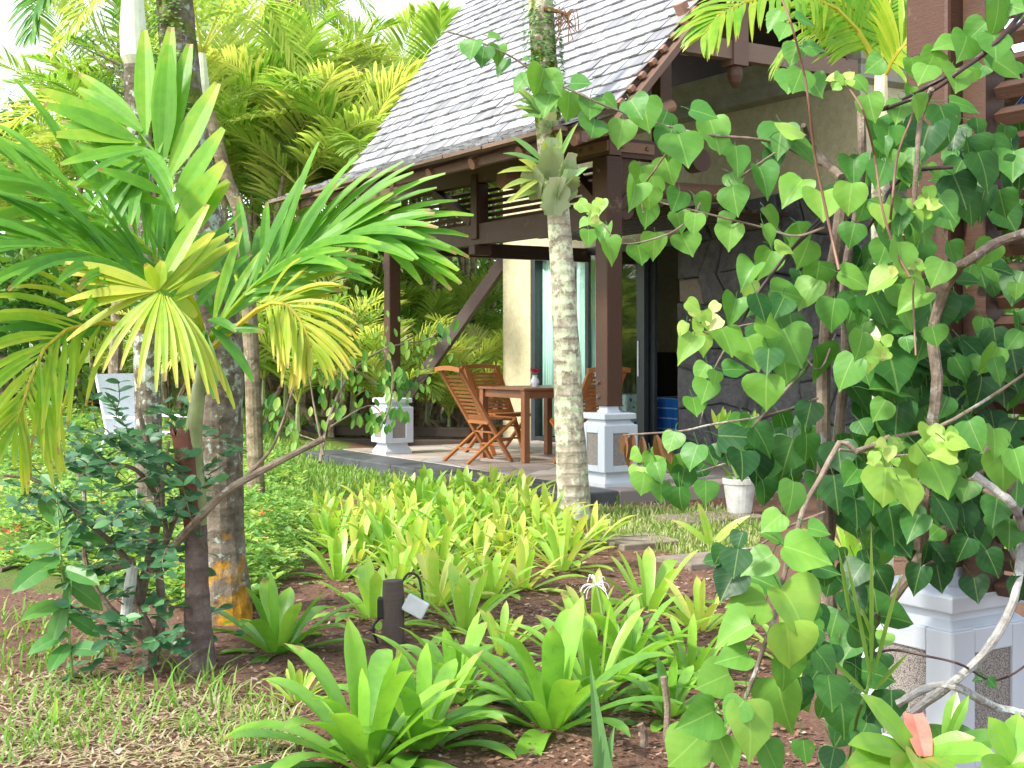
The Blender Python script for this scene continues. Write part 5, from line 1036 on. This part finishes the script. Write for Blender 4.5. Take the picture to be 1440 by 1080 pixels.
HERO = """652,65,25,95,5 664,68,32,105,5 679,78,33,98,5 700,75,30,90,6 695,52,25,10,5 706,93,36,105,5 740,82,15,30,5 733,113,40,110,6 762,113,46,95,6 770,143,48,100,5 780,120,36,60,6 815,117,33,15,5 800,148,48,100,6 830,150,52,90,5 857,142,32,40,6 835,178,50,110,5 873,185,54,105,6 893,150,42,60,4 908,160,56,80,6 933,170,44,110,4 942,197,58,95,4 960,207,58,85,5 940,237,46,75,6 920,260,46,95,6 900,247,42,110,6 893,272,46,115,6 913,277,36,95,6 910,300,38,100,6
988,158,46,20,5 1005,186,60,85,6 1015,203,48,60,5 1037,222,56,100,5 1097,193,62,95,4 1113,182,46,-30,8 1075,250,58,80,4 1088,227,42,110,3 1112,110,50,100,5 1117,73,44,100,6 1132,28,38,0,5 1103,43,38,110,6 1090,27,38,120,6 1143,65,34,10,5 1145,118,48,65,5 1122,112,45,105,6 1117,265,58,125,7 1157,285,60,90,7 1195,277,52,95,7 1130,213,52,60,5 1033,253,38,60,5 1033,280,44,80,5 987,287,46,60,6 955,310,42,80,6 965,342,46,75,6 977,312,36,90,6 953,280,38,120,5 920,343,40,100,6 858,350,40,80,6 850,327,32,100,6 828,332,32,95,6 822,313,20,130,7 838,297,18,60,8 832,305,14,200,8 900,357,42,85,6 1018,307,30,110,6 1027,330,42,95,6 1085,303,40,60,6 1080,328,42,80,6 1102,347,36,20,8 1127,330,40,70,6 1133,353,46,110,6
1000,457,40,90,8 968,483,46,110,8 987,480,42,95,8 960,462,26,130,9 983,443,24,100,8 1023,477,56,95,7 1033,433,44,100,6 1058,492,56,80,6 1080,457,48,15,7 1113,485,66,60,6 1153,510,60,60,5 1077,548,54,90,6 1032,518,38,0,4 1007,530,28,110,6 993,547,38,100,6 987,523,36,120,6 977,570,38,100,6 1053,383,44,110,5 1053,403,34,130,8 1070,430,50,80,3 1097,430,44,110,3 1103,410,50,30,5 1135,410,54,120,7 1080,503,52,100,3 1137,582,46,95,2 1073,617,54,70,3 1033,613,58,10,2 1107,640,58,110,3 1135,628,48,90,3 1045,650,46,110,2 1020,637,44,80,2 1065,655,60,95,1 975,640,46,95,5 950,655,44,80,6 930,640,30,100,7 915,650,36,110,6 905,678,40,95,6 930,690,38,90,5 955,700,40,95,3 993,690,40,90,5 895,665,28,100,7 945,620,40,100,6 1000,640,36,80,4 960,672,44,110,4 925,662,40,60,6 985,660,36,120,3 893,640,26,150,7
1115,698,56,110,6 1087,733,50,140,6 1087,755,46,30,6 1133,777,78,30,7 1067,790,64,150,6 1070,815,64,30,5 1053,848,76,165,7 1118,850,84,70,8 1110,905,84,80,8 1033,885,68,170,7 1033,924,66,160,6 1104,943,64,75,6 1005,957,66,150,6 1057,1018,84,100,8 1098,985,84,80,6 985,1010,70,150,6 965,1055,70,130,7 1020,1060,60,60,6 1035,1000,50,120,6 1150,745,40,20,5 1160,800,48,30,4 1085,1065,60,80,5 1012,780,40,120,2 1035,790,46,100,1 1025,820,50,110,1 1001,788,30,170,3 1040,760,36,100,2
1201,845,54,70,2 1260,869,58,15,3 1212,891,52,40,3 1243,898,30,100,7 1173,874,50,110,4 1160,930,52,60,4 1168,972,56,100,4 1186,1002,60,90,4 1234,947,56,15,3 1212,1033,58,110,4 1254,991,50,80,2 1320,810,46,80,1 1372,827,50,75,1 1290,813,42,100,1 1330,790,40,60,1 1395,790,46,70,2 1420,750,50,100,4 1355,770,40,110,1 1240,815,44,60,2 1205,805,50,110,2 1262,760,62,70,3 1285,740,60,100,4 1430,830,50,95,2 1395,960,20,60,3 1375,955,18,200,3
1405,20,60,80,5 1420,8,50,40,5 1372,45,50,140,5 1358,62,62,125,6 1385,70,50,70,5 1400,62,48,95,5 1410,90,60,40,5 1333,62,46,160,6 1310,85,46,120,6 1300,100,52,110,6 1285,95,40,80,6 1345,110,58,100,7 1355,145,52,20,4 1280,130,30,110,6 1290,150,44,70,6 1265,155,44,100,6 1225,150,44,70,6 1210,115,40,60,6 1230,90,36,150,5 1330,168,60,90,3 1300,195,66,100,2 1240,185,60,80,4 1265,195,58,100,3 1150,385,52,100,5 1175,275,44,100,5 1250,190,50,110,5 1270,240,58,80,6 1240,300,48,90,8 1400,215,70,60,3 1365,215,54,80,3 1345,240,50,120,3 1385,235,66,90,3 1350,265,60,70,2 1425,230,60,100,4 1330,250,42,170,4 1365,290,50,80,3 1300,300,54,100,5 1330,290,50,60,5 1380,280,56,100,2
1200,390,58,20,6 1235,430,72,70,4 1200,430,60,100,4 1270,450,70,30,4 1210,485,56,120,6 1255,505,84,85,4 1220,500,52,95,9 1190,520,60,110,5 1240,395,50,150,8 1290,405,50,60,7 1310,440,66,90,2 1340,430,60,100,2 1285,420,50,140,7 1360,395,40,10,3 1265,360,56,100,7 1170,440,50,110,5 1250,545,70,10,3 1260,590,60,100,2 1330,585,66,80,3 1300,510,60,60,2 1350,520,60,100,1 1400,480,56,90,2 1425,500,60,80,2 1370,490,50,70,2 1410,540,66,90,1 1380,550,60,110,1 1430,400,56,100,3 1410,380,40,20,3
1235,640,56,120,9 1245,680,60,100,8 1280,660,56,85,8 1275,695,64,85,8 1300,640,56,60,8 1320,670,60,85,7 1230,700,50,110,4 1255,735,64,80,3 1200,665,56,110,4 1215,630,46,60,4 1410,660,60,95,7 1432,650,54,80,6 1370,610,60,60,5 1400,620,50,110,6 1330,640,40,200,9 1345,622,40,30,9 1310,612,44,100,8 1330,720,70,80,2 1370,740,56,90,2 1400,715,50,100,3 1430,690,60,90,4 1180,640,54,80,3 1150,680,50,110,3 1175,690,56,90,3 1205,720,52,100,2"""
fol = MB(); pet = MB()
def depth_for(x, y, t):
    d = 3.25
    if x < 1170 and y > 690: d = 2.75
    if x > 1180 and y < 700: d = 3.0 if t > 4 else 3.3
    if x > 1180 and y >= 700: d = 3.05
    return d
hl = []
for s in HERO.split():
    x, y, L, a, t = map(float, s.split(',')); hl.append((x, y, L, a, t))
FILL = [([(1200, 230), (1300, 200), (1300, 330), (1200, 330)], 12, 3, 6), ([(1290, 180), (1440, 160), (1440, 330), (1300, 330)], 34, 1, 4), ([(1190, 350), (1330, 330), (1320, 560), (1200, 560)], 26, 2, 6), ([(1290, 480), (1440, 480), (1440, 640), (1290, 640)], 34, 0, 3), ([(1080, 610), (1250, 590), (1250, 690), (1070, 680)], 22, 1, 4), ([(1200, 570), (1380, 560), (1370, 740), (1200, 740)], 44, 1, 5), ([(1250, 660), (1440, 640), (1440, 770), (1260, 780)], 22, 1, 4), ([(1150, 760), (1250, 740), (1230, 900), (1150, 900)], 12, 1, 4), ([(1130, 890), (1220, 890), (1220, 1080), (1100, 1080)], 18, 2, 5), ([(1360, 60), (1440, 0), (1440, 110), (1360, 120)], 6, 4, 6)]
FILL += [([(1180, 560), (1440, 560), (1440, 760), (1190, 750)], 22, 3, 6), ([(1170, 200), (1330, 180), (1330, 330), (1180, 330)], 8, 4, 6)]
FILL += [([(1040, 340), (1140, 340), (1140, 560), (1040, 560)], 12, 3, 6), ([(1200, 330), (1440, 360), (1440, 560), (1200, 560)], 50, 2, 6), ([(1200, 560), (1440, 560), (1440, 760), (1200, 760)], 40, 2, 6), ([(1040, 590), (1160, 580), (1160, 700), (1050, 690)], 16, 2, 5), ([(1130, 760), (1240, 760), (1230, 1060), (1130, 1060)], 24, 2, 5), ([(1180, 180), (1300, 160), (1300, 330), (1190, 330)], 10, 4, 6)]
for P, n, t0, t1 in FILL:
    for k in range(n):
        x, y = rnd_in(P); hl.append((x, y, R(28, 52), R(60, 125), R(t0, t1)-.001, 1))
for h in hl:
    x, y, L, a, t = h[:5]; fill = len(h) > 5
    d = depth_for(x, y, t)+(R(.05, .55) if fill else R(-.12, .12)); c = at(x, y, d)-VO
    nrm = V((R(-.75, .75), -1, R(.0, 1.1))); td = image_dir(a+R(-8, 8))
    if a < 35 or a > 150: nrm = V((R(-.3, .3), -.75, R(.6, 1.0)))
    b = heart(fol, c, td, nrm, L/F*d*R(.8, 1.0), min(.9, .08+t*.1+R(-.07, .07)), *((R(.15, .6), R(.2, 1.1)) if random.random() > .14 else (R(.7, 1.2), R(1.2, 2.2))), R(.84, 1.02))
    q = b-td*L/F*d*R(.15, .35)+V((R(-.01, .01), R(.03, .07), R(.0, .01))); fol.tube([b, (b+q)/2+V((0, .012, .004)), q], .0011, 4, .4, False)
for cx, cy, n in ((1243, 635, 12), (1325, 622, 10), (1275, 375, 12), (1300, 288, 10), (1180, 110, 8), (990, 445, 7), (833, 298, 8), (1232, 490, 8)):   # young pale shoots
    for k in range(n): heart(fol, at(cx+R(-18, 18), cy+R(-16, 16), 2.95+R(-.06, .06))-VO, (R(-1, 1), R(-.4, .2), R(-1, .6)), (R(-.5, .5), -1, R(0, .8)), R(.02, .042), R(.8, 1.0), .4, .4, .8)
o = fol.build('foliage', M['vine'], vine, smooth=True)
for x, y, L in ((878, 625, 34), (890, 632, 46), (902, 632, 40), (922, 632, 46), (943, 625, 50), (1005, 640, 22)):
    dl = MB(); blade(dl, at(x, y-L*.45, 3.3)-VO, (R(-.2, .2), R(-.2, .2), -1), (R(-.8, .8), -1, 0), L/F*3.3, L/F*1.25, .1, R(.0, .35), 6, .9, lambda u: math.sin(math.pi*min(.97, .1+u*.85))); dl.build('dead_leaf', M['dead'], vine)
# big-leaved shrub at the lower right corner
random.seed(101); pl = thing('plumeria', 'low shrub with long glossy leaves and one red leaf at the bottom right corner', 'shrub', gnd(1300, 1110)); PO = pl.location
def rosette(cx, cy, d, tips, mat='lily'):
    m = MB()
    for tx, ty, dd, w, t in tips:
        p, q = at(cx, cy, d)-PO, at(tx, ty, dd)-PO; L = (q-p).length; blade(m, p, (q-p)+UP*.12*L, (R(-.2, .2), -.7, .75), L*1.03, w, .22, t, 8, .22, lambda u: (.25+.75*math.sin(math.pi*min(1, .1+u*.72)))*(1 if u < .7 else max(.03, math.cos((u-.7)/.3*1.52))))
    return m
T1 = [(1212, 980, 2.6, .055, .62), (1195, 1052, 2.5, .06, .6), (1190, 1085, 2.45, .06, .55), (1290, 1095, 2.3, .06, .6), (1400, 1068, 2.5, .062, .58), (1370, 1040, 2.6, .05, .62), (1260, 1100, 2.4, .055, .5), (1340, 1100, 2.35, .05, .62)]
rosette(1292, 1066, 2.65, T1).build('foliage', M['lily'], pl); m = MB(); p, q = at(1300, 1064, 2.62)-PO, at(1284, 1003, 2.7)-PO; blade(m, p, q-p, (0, -1, .2), (q-p).length, .05, .1, .5, 8, .25, lambda u: .6+.4*math.sin(u*2.6)); m.build('red_leaf', M['petal_red'], pl)
bpy.data.objects['red_leaf'].data.materials[0] = flat('red_leaf', (.55, .14, .1), .45, var=.35, sc=30)
rosette(1422, 1075, 2.5, [(1390, 1010, 2.5, .05, .62), (1432, 1005, 2.55, .05, .6), (1465, 1030, 2.5, .05, .6), (1380, 1090, 2.4, .05, .55), (1445, 1095, 2.4, .05, .6)]).build('foliage', M['lily'], pl)
rosette(1330, 1050, 2.9, [(1370, 1030, 2.9, .06, .3), (1345, 975, 2.95, .035, .62), (1362, 980, 2.9, .025, .55), (1415, 1045, 2.8, .06, .3), (1310, 1020, 3.0, .06, .25)]).build('foliage', M['lily'], pl)
m = MB()
for a, b in (((1292, 1066), (1300, 1200)), ((1422, 1075), (1400, 1200)), ((1330, 1050), (1310, 1200))): m.tube(cat([at(*a, 2.66)-PO, at((a[0]+b[0])/2+8, 1120, 2.66)-PO, at(*b, 2.8)-PO], 8), .01, 7)
m.build('branch', M['twig'], pl)
# tall grass blades and thin stalk in front of the pedestal
m = MB()
for x0, y0, x1, y1 in ((1225, 960, 1190, 770), (1225, 960, 1225, 740), (1228, 950, 1265, 800), (1230, 970, 1275, 915), (1222, 980, 1150, 905), (1228, 900, 1210, 850), (1195, 870, 1180, 770)):
    p, q = at(x0, y0, 2.9), at(x1, y1, 2.85); blade(m, p, q-p, (.3, -1, .3), (q-p).length, .011, .2, .5, 8, .3)
m.tube(cat([gnd(1190, 1090)+V((0, 0, 0)), at(1205, 1010, 2.95), at(1222, 960, 2.9), at(1228, 880, 2.9)], 12), .004, 6, .3); tag(m.build('grass_tuft', M['grass']), 'tall grass blades rising in front of the large white pedestal', 'grass')
